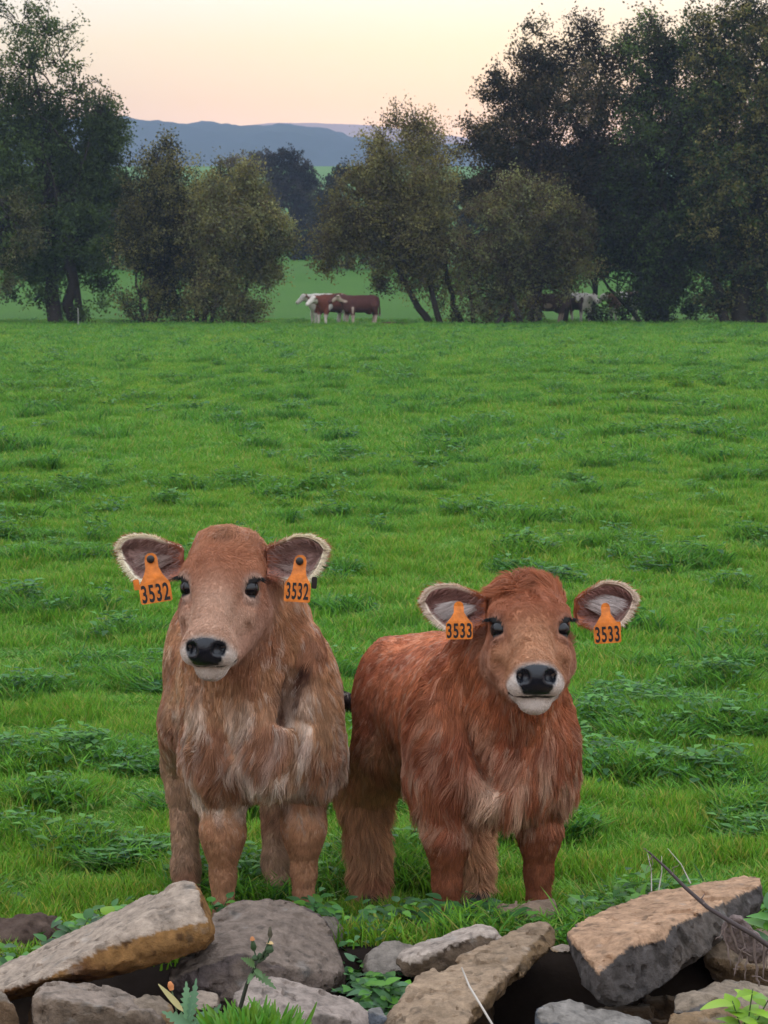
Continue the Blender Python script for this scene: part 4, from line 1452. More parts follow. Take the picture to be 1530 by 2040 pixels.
def text_mesh(txt):
    cu = bpy.data.curves.new("tmp_text", 'FONT')
    cu.body = txt
    cu.align_x = 'CENTER'
    cu.align_y = 'CENTER'
    cu.size = 1.0
    cu.offset = 0.022
    cu.extrude = 0.01
    cu.space_character = 1.12
    o = bpy.data.objects.new("tmp_text", cu)
    COL.objects.link(o)
    bpy.context.view_layer.update()
    me = bpy.data.meshes.new_from_object(o.evaluated_get(bpy.context.evaluated_depsgraph_get()))
    V = np.empty(len(me.vertices) * 3, dtype=np.float32)
    me.vertices.foreach_get("co", V)
    V = V.reshape(-1, 3)
    faces = [tuple(p.vertices) for p in me.polygons]
    bpy.data.objects.remove(o)
    bpy.data.curves.remove(cu)
    bpy.data.meshes.remove(me)
    return V, faces


def make_tag(td, P, loc, root, Rz):
    """two-piece flag tag: neck, flared panel, black number, dark stud; a small back piece"""
    y = td['y']
    k = y / FPX
    st = np.array(at(*td['stud'], y))
    rt = td['rot']
    tilt = td.get('tilt', 0.10)       # panel leans outward
    turn = td.get('turn', 0.0)
    ax = np.array([math.cos(rt) * math.cos(turn), math.sin(turn), math.sin(rt)])
    dn = np.array([math.sin(rt), -tilt, -math.cos(rt)])
    dn = dn - ax * (ax @ dn)
    ax /= np.linalg.norm(ax); dn /= np.linalg.norm(dn)
    nf = np.cross(ax, dn); nf = nf if nf[1] < 0 else -nf
    w, h0, h1 = td['w'] * k / 2, td['h0'] * k, td['h1'] * k
    nr_ = td.get('neck', 13) * k
    half = [(nr_ * 0.35, -nr_ * 0.94), (nr_ * 0.8, -nr_ * 0.6), (nr_, 0), (nr_ * 1.02, h0 * 0.35), (w * 0.58, h0 * 0.62), (w * 0.80, h0 * 0.85), (w * 0.97, h0), (w, h0 + 0.2 * (h1 - h0)), (w, h1 - 0.003), (w - 0.003, h1)]
    def to_l(a, b, c):
        bend = 0.010 * (1 - min(1.0, max(0.0, b) / h0)) ** 1.5
        return loc(st + ax * a + dn * b + nf * (c + 0.004 - bend))
    hgt = 0.0009
    bm = bmesh.new()
    rows = [[bm.verts.new(to_l(q * a, b, c)) for q, c in ((-1, hgt), (1, hgt), (1, -hgt), (-1, -hgt))] for a, b in half]
    for r0, r1 in zip(rows[:-1], rows[1:]):
        for i in range(4):
            bm.faces.new((r0[i], r0[(i + 1) % 4], r1[(i + 1) % 4], r1[i]))
    bm.faces.new(rows[0]); bm.faces.new(rows[-1])
    bmesh.ops.recalc_face_normals(bm, faces=bm.faces)
    me = bpy.data.meshes.new("ear_tag"); bm.to_mesh(me); bm.free()
    me.materials.append(M_TAG)
    t = link(bpy.data.objects.new("ear_tag", me), root)
    t['label'] = td['label']
    V, faces = text_mesh(td['txt'])
    sx = td['tw'] * k / (V[:, 0].max() - V[:, 0].min()); sy = td['th'] * k / (V[:, 1].max() - V[:, 1].min())
    cx, cy = (V[:, 0].max() + V[:, 0].min()) / 2, (V[:, 1].max() + V[:, 1].min()) / 2
    hc = h0 + (h1 - h0) * td.get('tpos', 0.5)
    nv = [to_l((p[0] - cx) * sx, hc - (p[1] - cy) * sy, hgt + 0.0003 + p[2] * 0.02) for p in V]
    me = bpy.data.meshes.new("tag_number"); me.from_pydata([tuple(p) for p in nv], [], faces); me.update()
    me.materials.append(M_TAGINK)
    link(bpy.data.objects.new("tag_number", me), t)
    # stud
    if td.get('show_stud', True):
        sv, sf = uvsphere(1.0, 14, 8)
        pts = st + sv[:, :1] * ax * nr_ * 0.62 + sv[:, 1:2] * nf * 0.006 + sv[:, 2:3] * dn * nr_ * 0.62
        mesh_obj("stud", np.array([loc(p + nf * 0.001) for p in pts]), sf, M_STUD, t)
    # back piece seen past the ear edge
    bp_ = td.get('back')
    if bp_:
        c = np.array(at(bp_[0], bp_[1], y + 0.035))
        a, b, e = bp_[2] * k / 2, bp_[3] * k / 2, 0.001
        cs = [(-a, -b * 0.8), (-a * 0.7, -b), (a * 0.7, -b), (a, -b * 0.8), (a, b * 0.8), (a * 0.7, b), (-a * 0.7, b), (-a, b * 0.8)]
        Vb = [loc(c + ax * i + dn * j + nf * q) for q in (e, -e) for i, j in cs]
        fb = [tuple(range(8)), tuple(range(15, 7, -1))] + [(i, i + 8, (i + 1) % 8 + 8, (i + 1) % 8) for i in range(8)]
        me = bpy.data.meshes.new("tag_back"); me.from_pydata([tuple(p) for p in Vb], [], fb); me.update()
        me.materials.append(M_TAG if bp_[4] else M_STUD)
        link(bpy.data.objects.new("tag_back", me), t)


PAL_L = dict(back=S(186, 138, 102), side=S(182, 142, 110), pale=S(226, 210, 196), leg=S(164, 120, 90), hind=S(176, 142, 118), shin=S(106, 74, 60),
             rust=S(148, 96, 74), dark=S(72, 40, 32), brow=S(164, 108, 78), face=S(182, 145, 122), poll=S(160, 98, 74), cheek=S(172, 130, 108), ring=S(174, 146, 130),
             muzzle=S(200, 186, 176), ear_in=S(134, 102, 96), ear_mid=S(152, 122, 114), ear_dark=S(86, 50, 44), cream=S(236, 226, 200), tuft=S(168, 146, 138))
PAL_R = dict(back=S(182, 112, 76), side=S(166, 105, 76), pale=S(210, 176, 152), leg=S(134, 80, 54), hind=S(204, 154, 118), shin=S(84, 46, 36),
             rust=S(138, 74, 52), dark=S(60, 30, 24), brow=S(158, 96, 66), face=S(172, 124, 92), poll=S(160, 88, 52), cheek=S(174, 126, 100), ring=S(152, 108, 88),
             muzzle=S(204, 192, 184), ear_in=S(130, 92, 86), ear_mid=S(150, 112, 104), ear_dark=S(80, 42, 38), cream=S(222, 204, 186), tuft=S(200, 188, 184))

LEFT = dict(seed=3, yaw=R(9.5), front_px=522, rump_dz=-0.03, knee_dz=0.012, front_y=5.05, s=1.0, wx=1.0, head_yaw=R(-7), head_pitch=R(35), head_roll=R(0), hs=1.0,
            eye_px=(437, 1165), eye_y=4.80, front_w=0.188, hind_w=0.235, hind_dx=-0.012, front_dy=(0.0, 0.02), hind_dy=(0.0, 0.02), arm_r=0.051, can_r=0.024,
            fur=0.026, legfur=0.009, hindfur=0.014, pollfur=0.036, nhair=170000, clump=13, pal=PAL_L, swirl=0.3,
            tail=[(0.0, 0.76, 0.78), (0.06, 0.83, 0.68), (0.17, 0.82, 0.57), (0.30, 0.76, 0.505), (0.335, 0.74, 0.50)],
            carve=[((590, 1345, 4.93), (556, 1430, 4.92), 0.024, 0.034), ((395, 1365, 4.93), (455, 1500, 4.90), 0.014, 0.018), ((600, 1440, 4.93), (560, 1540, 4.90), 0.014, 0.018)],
            lumps=[((615, 1345, 5.00), (0.04, 0.06, 0.11)), ((520, 1330, 4.99), (0.05, 0.06, 0.09))],
            ear_l=dict(root=(362, 1112), top=[(0, .024), (.027, .032), (.065, .046), (.10, .047), (.128, .040), (.143, .018)], bot=[(0, -.040), (.05, -.052), (.097, -.052), (.118, -.030), (.136, -.004), (.143, .018)]),
            ear_r=dict(root=(530, 1112), top=[(0, .022), (.03, .034), (.062, .047), (.09, .046), (.118, .034), (.130, .016)], bot=[(0, -.038), (.05, -.050), (.090, -.048), (.106, -.032), (.122, -.008), (.130, .016)], tuft_t=-0.3),
            tags=[dict(txt='3532', stud=(300, 1114), y=4.79, rot=R(9), tilt=0.12, w=64, h0=50, h1=88, tw=56, th=36, tpos=0.48, back=(272, 1165, 12, 22, True), label='orange numbered tag in the ear on the left of the picture'),
                  dict(txt='3532', stud=(597, 1118), y=4.79, rot=R(-2), tilt=0.12, turn=R(-12), w=54, h0=44, h1=82, tw=46, th=34, tpos=0.42, back=(626, 1161, 11, 24, False), label='orange numbered tag in the ear on the right of the picture')])
RIGHT = dict(seed=11, yaw=R(13), front_px=982, rump_dz=-0.07, knee_dz=0.035, front_y=5.05, s=0.90, wx=1.10, head_yaw=R(1), head_pitch=R(23), head_roll=R(0), hs=1.0,
             eye_px=(1056, 1247), eye_y=4.80, front_w=0.225, hind_w=0.265, hind_dx=-0.012, hind_r=1.35, brisket_dz=-0.02, front_dy=(-0.03, 0.0), hind_dy=(0.05, 0.02), arm_r=0.049, can_r=0.027,
             fur=0.036, legfur=0.012, hindfur=0.042, pollfur=0.056, nhair=180000, pal=PAL_R, swirl=1.0, curl=0.6, clump=16,
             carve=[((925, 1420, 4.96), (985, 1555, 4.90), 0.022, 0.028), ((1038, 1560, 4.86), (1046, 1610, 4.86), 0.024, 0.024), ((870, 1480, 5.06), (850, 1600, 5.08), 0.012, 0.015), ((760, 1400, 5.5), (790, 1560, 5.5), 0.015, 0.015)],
             lumps=[((905, 1440, 5.02), (0.06, 0.08, 0.15)), ((1060, 1500, 4.99), (0.07, 0.07, 0.12))],
             ear_l=dict(root=(968, 1212), top=[(0, .024), (.027, .034), (.065, .048), (.10, .047), (.126, .036), (.138, .012)], bot=[(0, -.030), (.04, -.048), (.088, -.046), (.112, -.028), (.130, -.008), (.138, .012)], tuft=900, tuft_t=0.15),
             ear_r=dict(root=(1148, 1212), top=[(0, .022), (.027, .040), (.062, .056), (.10, .050), (.126, .032), (.133, .014)], bot=[(0, -.032), (.04, -.046), (.082, -.046), (.104, -.030), (.124, -.006), (.133, .014)], tuft=900, tuft_t=0.35),
             tags=[dict(txt='3533', stud=(914, 1208), y=4.79, rot=R(1), tilt=0.08, w=54, h0=34, h1=66, tw=50, th=30, tpos=0.45, show_stud=False, neck=10, label='orange numbered tag in the ear on the left of the picture'),
                   dict(txt='3533', stud=(1206, 1210), y=4.79, rot=R(5), tilt=0.08, turn=R(-6), w=54, h0=38, h1=72, tw=48, th=32, tpos=0.46, show_stud=False, neck=9, back=(1232, 1248, 10, 20, True), label='orange numbered tag in the ear on the right of the picture')])
build_calf("calf", "light tan calf with ears tagged 3532, standing behind the large grey boulder", LEFT)
build_calf("calf", "reddish brown shaggy calf with curly poll, ears tagged 3533, standing beside the tan calf", RIGHT)
# ------------------------------------------------------------------ tumbled stones of the broken wall
M_STONE = mat_attr("field stone", rough=0.9, spec=0.15, var=0.42, vscale=38, bump=1.0, bscale=110)


def hull_planes(pts):
    bm = bmesh.new()
    for p in pts:
        bm.verts.new(p)
    bmesh.ops.convex_hull(bm, input=bm.verts)
    bm.normal_update()
    c = Vector(np.mean(pts, axis=0))
    pl = []
    for f in bm.faces:
        n = f.normal.copy()
        if n.length < 0.5 or f.calc_area() < 1e-6:
            continue
        d = n.dot(f.verts[0].co)
        if n.dot(c) > d:
            n, d = -n, -d
        if not any(n.dot(q[0]) > 0.972 for q in pl):
            pl.append((n, d))
    bm.free()
    return np.array([q[0][:] for q in pl], dtype=np.float32), np.array([q[1] for q in pl], dtype=np.float32)


def stone(label, pts, col_side, col_top, seed, name="stone", rough=0.012, rnd=0.018, chips=0.010, strata=0.0, top_dir=(0, 0.1, 1), top_at=0.55, stain=None, group="tumbled stones of the broken wall", vox=0.0062):
    """pts: (px, py, y) key points; the hull is rounded, chipped and roughened as a solid"""
    W = np.array([at(*p) for p in pts])
    c = W.mean(0)
    base = np.array([c[0], c[1], W[:, 2].min()])
    L = W - base
    Nn, Dd = hull_planes(L)
    ext = float(np.sort(L.max(0) - L.min(0))[0])
    q_ = min(1.0, ext / 0.14)
    rough, rnd, chips = rough * q_, rnd * q_, chips * q_
    td = np.array(top_dir, dtype=float); td /= np.linalg.norm(td)

    # fracture facets: planes that break the edges of the hull
    gq = np.random.default_rng(seed + 500)
    hs_ = L[gq.integers(0, len(L), 40)] * gq.uniform(0.75, 1.0, (40, 1)) + L[gq.integers(0, len(L), 40)] * gq.uniform(0.0, 0.25, (40, 1))
    cen = L.mean(0)
    n_add, d_add = [], []
    for a_ in L:
        for _ in range(2):
            dn_ = (a_ - cen) / np.linalg.norm(a_ - cen) + gq.normal(0, 0.38, 3)
            dn_ /= np.linalg.norm(dn_)
            top_ = (L @ dn_).max()
            n_add.append(dn_); d_add.append(top_ - gq.uniform(0.002, 0.016) * q_)
    Nc = np.concatenate([Nn, np.array(n_add, dtype=np.float32)]); Dc = np.concatenate([Dd, np.array(d_add, dtype=np.float32)])
    rnd *= 0.22

    def fn(P):
        P = np.asarray(P, dtype=np.float32)
        h = P @ Nc.T - Dc
        m = h.max(1)
        v = m + rnd * 0.5 * np.log(np.exp((h - m[:, None]) / (rnd * 0.5))  .sum(1)) - rnd * 0.45
        n1 = fbm(P * 9 + seed * 3.7, 3, seed) - 0.5
        n2 = fbm(P * 34 + seed, 3, seed + 7) - 0.5
        n4 = fbm(P * 80 + seed, 2, seed + 9) - 0.5
        v = v + n1 * rough * 1.0 + (np.abs(n2) - 0.1) * rough * 0.9 + n2 * rough * 0.5 + n4 * rough * 0.9
        # chipped flakes: flat-bottomed scallops
        n3 = fbm(P * 17 + seed * 1.3, 2, seed + 13)
        v = v + chips * smoothstep(0.60, 0.66, n3) + chips * 0.6 * smoothstep(0.66, 0.70, fbm(P * 28 + 9, 2, seed + 17))
        if strata:
            zz = P @ td.astype(np.float32) + 0.02 * n1
            v = v + strata * (np.abs(((zz * 38) % 1.0) - 0.5) * 2 - 0.5)
        return v
    V, Q = polygonise(fn, L.min(0) - 0.01, L.max(0) + 0.01, vox, coarse=3, project=1)
    N, _ = grad(fn, V, .003)
    fnm = np.cross(V[Q[:, 1]] - V[Q[:, 0]], V[Q[:, 2]] - V[Q[:, 0]])
    if (fnm * N[Q[:, 0]]).sum() < 0: Q = Q[:, ::-1]
    nz = fbm(V * 13 + seed, 4, seed + 21)
    nz2 = fbm(V * 42 + seed, 3, seed + 23)
    nz3 = fbm(V * 6 + seed, 2, seed + 27)
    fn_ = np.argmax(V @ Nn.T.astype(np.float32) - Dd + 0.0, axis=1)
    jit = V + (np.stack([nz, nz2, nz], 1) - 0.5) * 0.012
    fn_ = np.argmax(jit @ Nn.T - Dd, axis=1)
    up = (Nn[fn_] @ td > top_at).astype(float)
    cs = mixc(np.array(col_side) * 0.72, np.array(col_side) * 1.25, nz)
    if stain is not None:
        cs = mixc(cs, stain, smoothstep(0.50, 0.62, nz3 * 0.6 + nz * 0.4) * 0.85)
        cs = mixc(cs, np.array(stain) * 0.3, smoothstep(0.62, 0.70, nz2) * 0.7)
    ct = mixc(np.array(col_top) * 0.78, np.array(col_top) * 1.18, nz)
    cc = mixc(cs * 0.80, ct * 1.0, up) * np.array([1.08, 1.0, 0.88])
    cc = mixc(cc, (0.24, 0.235, 0.22), smoothstep(0.66, 0.76, fbm(V * 26 + 5 * seed, 4, seed + 31)) * 0.35)      # lichen
    cc = mixc(cc, (0.04, 0.035, 0.03), smoothstep(0.66, 0.74, fbm(V * 48 + 3 * seed, 3, seed + 37)) * 0.5)       # dark specks
    o = mesh_obj(name, V, Q, M_STONE, None, True, cc)
    o.data.set_sharp_from_angle(angle=R(24))
    o.location = base
    tag(o, label, 'stone', group)
    return o


GREY = (0.13, 0.112, 0.105)
PALE = (0.34, 0.285, 0.25)
OCHRE = (0.27, 0.15, 0.06)
TAN = (0.27, 0.185, 0.11)
BRN = (0.15, 0.10, 0.065)
BLUE = (0.11, 0.125, 0.16)

# big ochre slab propped at the left
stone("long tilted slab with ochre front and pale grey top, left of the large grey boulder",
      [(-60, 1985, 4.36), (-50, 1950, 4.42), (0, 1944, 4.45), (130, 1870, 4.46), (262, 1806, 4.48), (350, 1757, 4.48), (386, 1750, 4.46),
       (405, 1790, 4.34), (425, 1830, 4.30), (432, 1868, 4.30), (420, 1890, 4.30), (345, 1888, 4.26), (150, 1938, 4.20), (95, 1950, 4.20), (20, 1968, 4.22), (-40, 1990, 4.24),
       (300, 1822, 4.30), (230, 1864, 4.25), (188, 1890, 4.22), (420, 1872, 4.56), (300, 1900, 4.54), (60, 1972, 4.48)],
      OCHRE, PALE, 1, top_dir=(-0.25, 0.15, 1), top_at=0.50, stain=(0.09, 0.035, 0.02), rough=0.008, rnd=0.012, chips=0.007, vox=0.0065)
# large grey boulder
stone("large smooth grey boulder in the middle of the wall, below the tan calf",
      [(425, 1822, 4.66), (468, 1797, 4.70), (545, 1789, 4.72), (608, 1803, 4.70), (650, 1838, 4.66), (657, 1888, 4.60), (686, 1930, 4.50), (682, 1962, 4.46), (640, 1985, 4.40), (540, 2000, 4.34), (430, 1985, 4.34), (325, 1955, 4.38), (395, 1890, 4.52),
       (470, 1900, 4.40), (600, 1930, 4.40), (480, 1850, 4.95), (640, 1870, 4.92), (400, 1990, 4.7), (690, 1990, 4.7), (540, 1830, 5.0), (560, 2060, 4.40), (400, 2050, 4.42)],
      (0.165, 0.132, 0.12), (0.20, 0.165, 0.15), 2, rough=0.010, rnd=0.03, chips=0.005, top_at=0.75, stain=(0.12, 0.10, 0.11))
stone("small dark stone tucked against the right side of the large grey boulder",
      [(632, 1822, 4.72), (668, 1826, 4.74), (684, 1850, 4.72), (680, 1884, 4.70), (655, 1892, 4.66), (640, 1870, 4.64), (640, 1830, 4.9), (690, 1880, 4.9), (650, 1910, 4.8)], GREY, (0.17, 0.15, 0.14), 3, rnd=0.015)
# bottom left
stone("broad buff block at the bottom left under the ochre slab",
      [(58, 1978, 4.06), (78, 1958, 4.10), (130, 1955, 4.16), (222, 1963, 4.16), (272, 1992, 4.12), (264, 2012, 4.08), (335, 2040, 4.06), (340, 2120, 4.06), (58, 2110, 4.02), (100, 1985, 4.03), (120, 1975, 4.32), (280, 1995, 4.32), (60, 2110, 4.3), (340, 2110, 4.3)],
      (0.21, 0.165, 0.135), (0.24, 0.20, 0.18), 4, rough=0.009, rnd=0.016)
stone("rounded brown stone cut by the left edge of the picture at the bottom",
      [(-40, 1985, 4.08), (5, 1978, 4.08), (28, 1998, 4.06), (38, 2030, 4.05), (36, 2090, 4.05), (-60, 2090, 4.05), (-30, 1990, 4.25), (20, 2090, 4.25)], BRN, (0.2, 0.17, 0.15), 5)
stone("crumbly tan stone beside the jagged thistle leaves",
      [(262, 1995, 4.10), (290, 1985, 4.14), (330, 1984, 4.14), (342, 2005, 4.10), (350, 2060, 4.08), (270, 2060, 4.05), (300, 2000, 4.26), (340, 2050, 4.26)], TAN, (0.22, 0.18, 0.15), 6, rough=0.016, chips=0.014)
stone("small pale angular stone behind the jagged thistle leaves",
      [(368, 1985, 4.20), (395, 1972, 4.24), (436, 1982, 4.24), (440, 2006, 4.20), (400, 2015, 4.16), (372, 2008, 4.18), (400, 2000, 4.34), (445, 2020, 4.3)], (0.25, 0.19, 0.15), PALE, 7, rough=0.010, rnd=0.01)
stone("long pale slab at the bottom centre below the large grey boulder",
      [(455, 1990, 4.10), (476, 1972, 4.14), (515, 1946, 4.20), (560, 1950, 4.22), (610, 1968, 4.22), (690, 1990, 4.22), (745, 2025, 4.18), (780, 2060, 4.15), (700, 2030, 4.10), (600, 2030, 4.06), (560, 2050, 4.04), (470, 2010, 4.07), (600, 2110, 4.06), (780, 2110, 4.12), (520, 1965, 4.32), (740, 2060, 4.32)],
      (0.21, 0.18, 0.17), (0.29, 0.25, 0.24), 8, top_at=0.6, rough=0.010)
stone("little wedge of grey stone beside the lower end of the diagonal slab",
      [(733, 2012, 4.10), (752, 2003, 4.14), (760, 2005, 4.12), (772, 2030, 4.08), (760, 2050, 4.08), (735, 2045, 4.08), (750, 2015, 4.2)], BLUE, (0.2, 0.2, 0.21), 9, rough=0.006, rnd=0.008)
# middle
stone("small round grey stone half hidden in the weeds left of the angular pale stone",
      [(712, 1930, 4.58), (722, 1902, 4.58), (742, 1888, 4.60), (770, 1874, 4.64), (832, 1873, 4.68), (840, 1900, 4.62), (802, 1940, 4.52), (745, 1955, 4.52), (720, 1950, 4.54), (780, 1900, 4.8), (840, 1940, 4.75)], (0.17, 0.145, 0.13), (0.24, 0.22, 0.21), 10, rnd=0.025)
stone("pale topped angular stone resting against the diagonal slab",
      [(776, 1905, 4.46), (816, 1884, 4.52), (880, 1868, 4.58), (958, 1844, 4.62), (1012, 1859, 4.58), (1014, 1868, 4.52), (962, 1858, 4.50), (882, 1886, 4.44), (858, 1905, 4.42), (818, 1913, 4.42), (930, 1925, 4.44), (868, 1954, 4.42), (806, 1942, 4.42), (960, 1900, 4.7), (840, 1940, 4.66), (1010, 1900, 4.6)],
      (0.14, 0.105, 0.08), (0.38, 0.33, 0.31), 11, rough=0.008, rnd=0.009, top_at=0.5, stain=(0.09, 0.06, 0.04))
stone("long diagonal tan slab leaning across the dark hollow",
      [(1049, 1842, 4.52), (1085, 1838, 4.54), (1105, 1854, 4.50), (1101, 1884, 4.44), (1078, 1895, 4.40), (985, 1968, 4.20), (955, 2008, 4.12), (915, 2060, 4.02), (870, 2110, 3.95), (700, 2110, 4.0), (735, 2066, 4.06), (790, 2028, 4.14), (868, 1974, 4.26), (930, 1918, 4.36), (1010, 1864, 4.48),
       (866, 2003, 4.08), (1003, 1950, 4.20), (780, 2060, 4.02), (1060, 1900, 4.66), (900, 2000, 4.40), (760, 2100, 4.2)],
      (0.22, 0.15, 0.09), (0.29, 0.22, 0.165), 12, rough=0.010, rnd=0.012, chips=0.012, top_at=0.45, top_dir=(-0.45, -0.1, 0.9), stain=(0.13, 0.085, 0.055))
stone("brown stone in the grass at the feet of the reddish calf",
      [(985, 1806, 4.84), (1022, 1800, 4.86), (1106, 1792, 4.86), (1110, 1835, 4.80), (1068, 1840, 4.78), (1000, 1848, 4.78), (1000, 1815, 5.0), (1105, 1810, 5.0), (1060, 1880, 4.8), (990, 1880, 4.85), (1110, 1880, 4.85)], (0.15, 0.105, 0.08), (0.22, 0.165, 0.135), 13, rough=0.010)
stone("little flat pale stone wedged between the diagonal slab and the big right hand block",
      [(1096, 1888, 4.42), (1120, 1880, 4.44), (1140, 1884, 4.44), (1140, 1896, 4.42), (1118, 1898, 4.40), (1098, 1894, 4.40), (1120, 1890, 4.56)], TAN, PALE, 14, rough=0.005, rnd=0.008, vox=0.005)
# right block
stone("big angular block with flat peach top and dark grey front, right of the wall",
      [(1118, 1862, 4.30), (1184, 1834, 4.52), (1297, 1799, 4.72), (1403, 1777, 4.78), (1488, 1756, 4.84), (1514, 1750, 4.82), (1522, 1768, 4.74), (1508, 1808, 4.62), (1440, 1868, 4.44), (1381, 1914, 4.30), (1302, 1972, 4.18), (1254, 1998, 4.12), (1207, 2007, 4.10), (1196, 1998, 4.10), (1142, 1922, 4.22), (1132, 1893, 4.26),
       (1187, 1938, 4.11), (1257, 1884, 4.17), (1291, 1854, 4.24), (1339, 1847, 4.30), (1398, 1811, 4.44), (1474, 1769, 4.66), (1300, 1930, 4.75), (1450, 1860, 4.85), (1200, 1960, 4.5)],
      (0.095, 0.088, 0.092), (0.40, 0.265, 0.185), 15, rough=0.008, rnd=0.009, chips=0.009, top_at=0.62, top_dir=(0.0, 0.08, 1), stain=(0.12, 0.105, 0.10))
stone("narrow pale grey slab showing behind the big right hand block",
      [(1100, 1852, 4.72), (1160, 1826, 4.80), (1205, 1820, 4.84), (1215, 1840, 4.80), (1120, 1866, 4.66), (1100, 1862, 4.68), (1180, 1850, 4.95), (1110, 1880, 4.8)], (0.2, 0.19, 0.19), (0.28, 0.265, 0.26), 16, rough=0.007)
stone("dull tan stone in the shadow behind the dry twig",
      [(1400, 1885, 4.58), (1442, 1858, 4.66), (1490, 1850, 4.68), (1570, 1850, 4.68), (1575, 1935, 4.56), (1450, 1928, 4.54), (1400, 1908, 4.54), (1480, 1880, 4.85), (1570, 1900, 4.85), (1440, 1990, 4.62), (1570, 1990, 4.6)], (0.20, 0.14, 0.09), (0.24, 0.19, 0.15), 17)
stone("blue grey broken stone at the bottom, end face toward the dark hollow",
      [(1072, 1996, 4.08), (1098, 2001, 4.08), (1152, 2001, 4.10), (1204, 2012, 4.10), (1300, 2034, 4.10), (1320, 2100, 4.04), (1060, 2110, 4.00), (1064, 2036, 4.03), (1152, 2045, 4.00), (1150, 2012, 4.28), (1290, 2050, 4.28), (1080, 2020, 4.25)], BLUE, (0.24, 0.23, 0.23), 18, rough=0.007, rnd=0.009, top_at=0.4)
stone("stone with one blue end and one tan end under the dry twig",
      [(1345, 1982, 4.16), (1372, 1962, 4.22), (1412, 1940, 4.26), (1452, 1946, 4.28), (1504, 1969, 4.26), (1560, 1985, 4.26), (1570, 2030, 4.18), (1400, 2016, 4.10), (1342, 2020, 4.10), (1414, 1990, 4.11), (1420, 1965, 4.42), (1560, 1995, 4.42), (1350, 2040, 4.3), (1560, 2060, 4.3)], (0.15, 0.145, 0.155), (0.24, 0.20, 0.165), 19, rough=0.007, rnd=0.010)
stone("flat brown stone in the bottom right corner under the bright leaves",
      [(1326, 2022, 4.04), (1350, 2014, 4.08), (1410, 2007, 4.10), (1560, 2012, 4.10), (1570, 2100, 4.0), (1330, 2100, 3.98), (1420, 2025, 4.24), (1560, 2040, 4.24)], (0.22, 0.135, 0.075), (0.24, 0.17, 0.11), 20, rough=0.008)
# core stones low in the wall that carry the others, mostly out of the picture
g_ = np.random.default_rng(77)
for i_, (px_, py_, y_, w_) in enumerate(((180, 2075, 4.42, 130), (420, 2090, 4.5, 130), (640, 2080, 4.62, 120), (880, 2075, 4.56, 100), (1190, 2070, 4.55, 110), (1420, 2060, 4.62, 130), (1020, 2120, 4.5, 90), (1300, 2110, 4.4, 110))):
    pts_ = [(px_ + w_ * a + g_.normal(0, 12), py_ + 60 * b + g_.normal(0, 10), y_ + 0.13 * c) for a in (-1, 1) for b in (-1, 1) for c in (-1, 1)]
    stone("dark rough core stone deep in the hollow of the wall", pts_, BRN, (0.14, 0.11, 0.09), 30 + i_, group="dark core stones in the wall", vox=0.012)

# unseen row of stones added below the picture to keep skylight out of the hollow
for i_, px_ in enumerate(np.linspace(-60, 1600, 9)):
    pts_ = [(px_ + 115 * a + g_.normal(0, 12), 2165 + 55 * b + g_.normal(0, 9), 3.86 + 0.11 * c) for a in (-1, 1) for b in (-1, 1) for c in (-1, 1)]
    stone("unseen rough stone added below the bottom edge of the picture to shade the hollow", pts_, BRN, (0.2, 0.16, 0.13), 60 + i_, group="unseen stones added to shade the hollow", vox=0.014)

# clod of earth with roots at the left
cl = SDF()
o_ = np.array(at(40, 1885, 4.86))
for a_, b_, c_, r_ in ((0, 0, 0, .075), (-.09, .02, .0, .07), (.07, .01, -.01, .055), (.03, .03, .02, .05), (-.16, .02, 0, .07)):
    cl.ell((a_, b_, c_), (r_ * 1.15, r_ * .9, r_ * .72), .03)


def clod_fn(P):
    return cl.ev(P) + (fbm(P * 22, 3, 3) - .5) * .05 + (fbm(P * 60, 2, 5) - .5) * .02


lo_, hi_ = cl.bounds()
V_, Q_ = polygonise(clod_fn, lo_, hi_, .006, coarse=3, project=1)
N_, _g = grad(clod_fn, V_, .004)
if (np.cross(V_[Q_[:, 1]] - V_[Q_[:, 0]], V_[Q_[:, 2]] - V_[Q_[:, 0]]) * N_[Q_[:, 0]]).sum() < 0: Q_ = Q_[:, ::-1]
cb_ = mixc((.035, .022, .018), (.13, .09, .07), fbm(V_ * 40, 3, 8))
clod = mesh_obj("earth_clod", V_, Q_, mat_attr("clod earth", rough=.95, spec=.05, var=.3, vscale=50, bump=.6, bscale=120), None, True, cb_)
clod.location = o_
tag(clod, "brown clod of earth threaded with roots at the left edge behind the ochre slab", "earth clod")
for i_ in range(9):
    a_ = np.array([g_.uniform(-.14, .07), -.065, g_.uniform(-.02, .045)])
    b_ = a_ + np.array([g_.uniform(-.07, .09), g_.uniform(-.015, .0), g_.uniform(-.06, .0)])
    t_ = np.linspace(0, 1, 8)[:, None]
    p_ = a_ + (b_ - a_) * t_ + np.array([0, -.014, .018]) * np.sin(t_ * math.pi) + g_.normal(0, .003, (8, 3))
    tv_, tf_ = tube(p_, .0022 + .0015 * g_.random(), 5)
    mesh_obj("root", tv_, tf_, mat_plain("pale root", (.25, .17, .13), .8) if i_ == 0 else bpy.data.materials["pale root"], clod)
# ------------------------------------------------------------------ weeds among the stones
M_WEED = mat_attr("weed leaves", rough=0.45, spec=0.3, transl=0.30, tcol=(1.0, 1.15, 0.4))
M_STEM = mat_attr("weed stems", rough=0.6, spec=0.2)


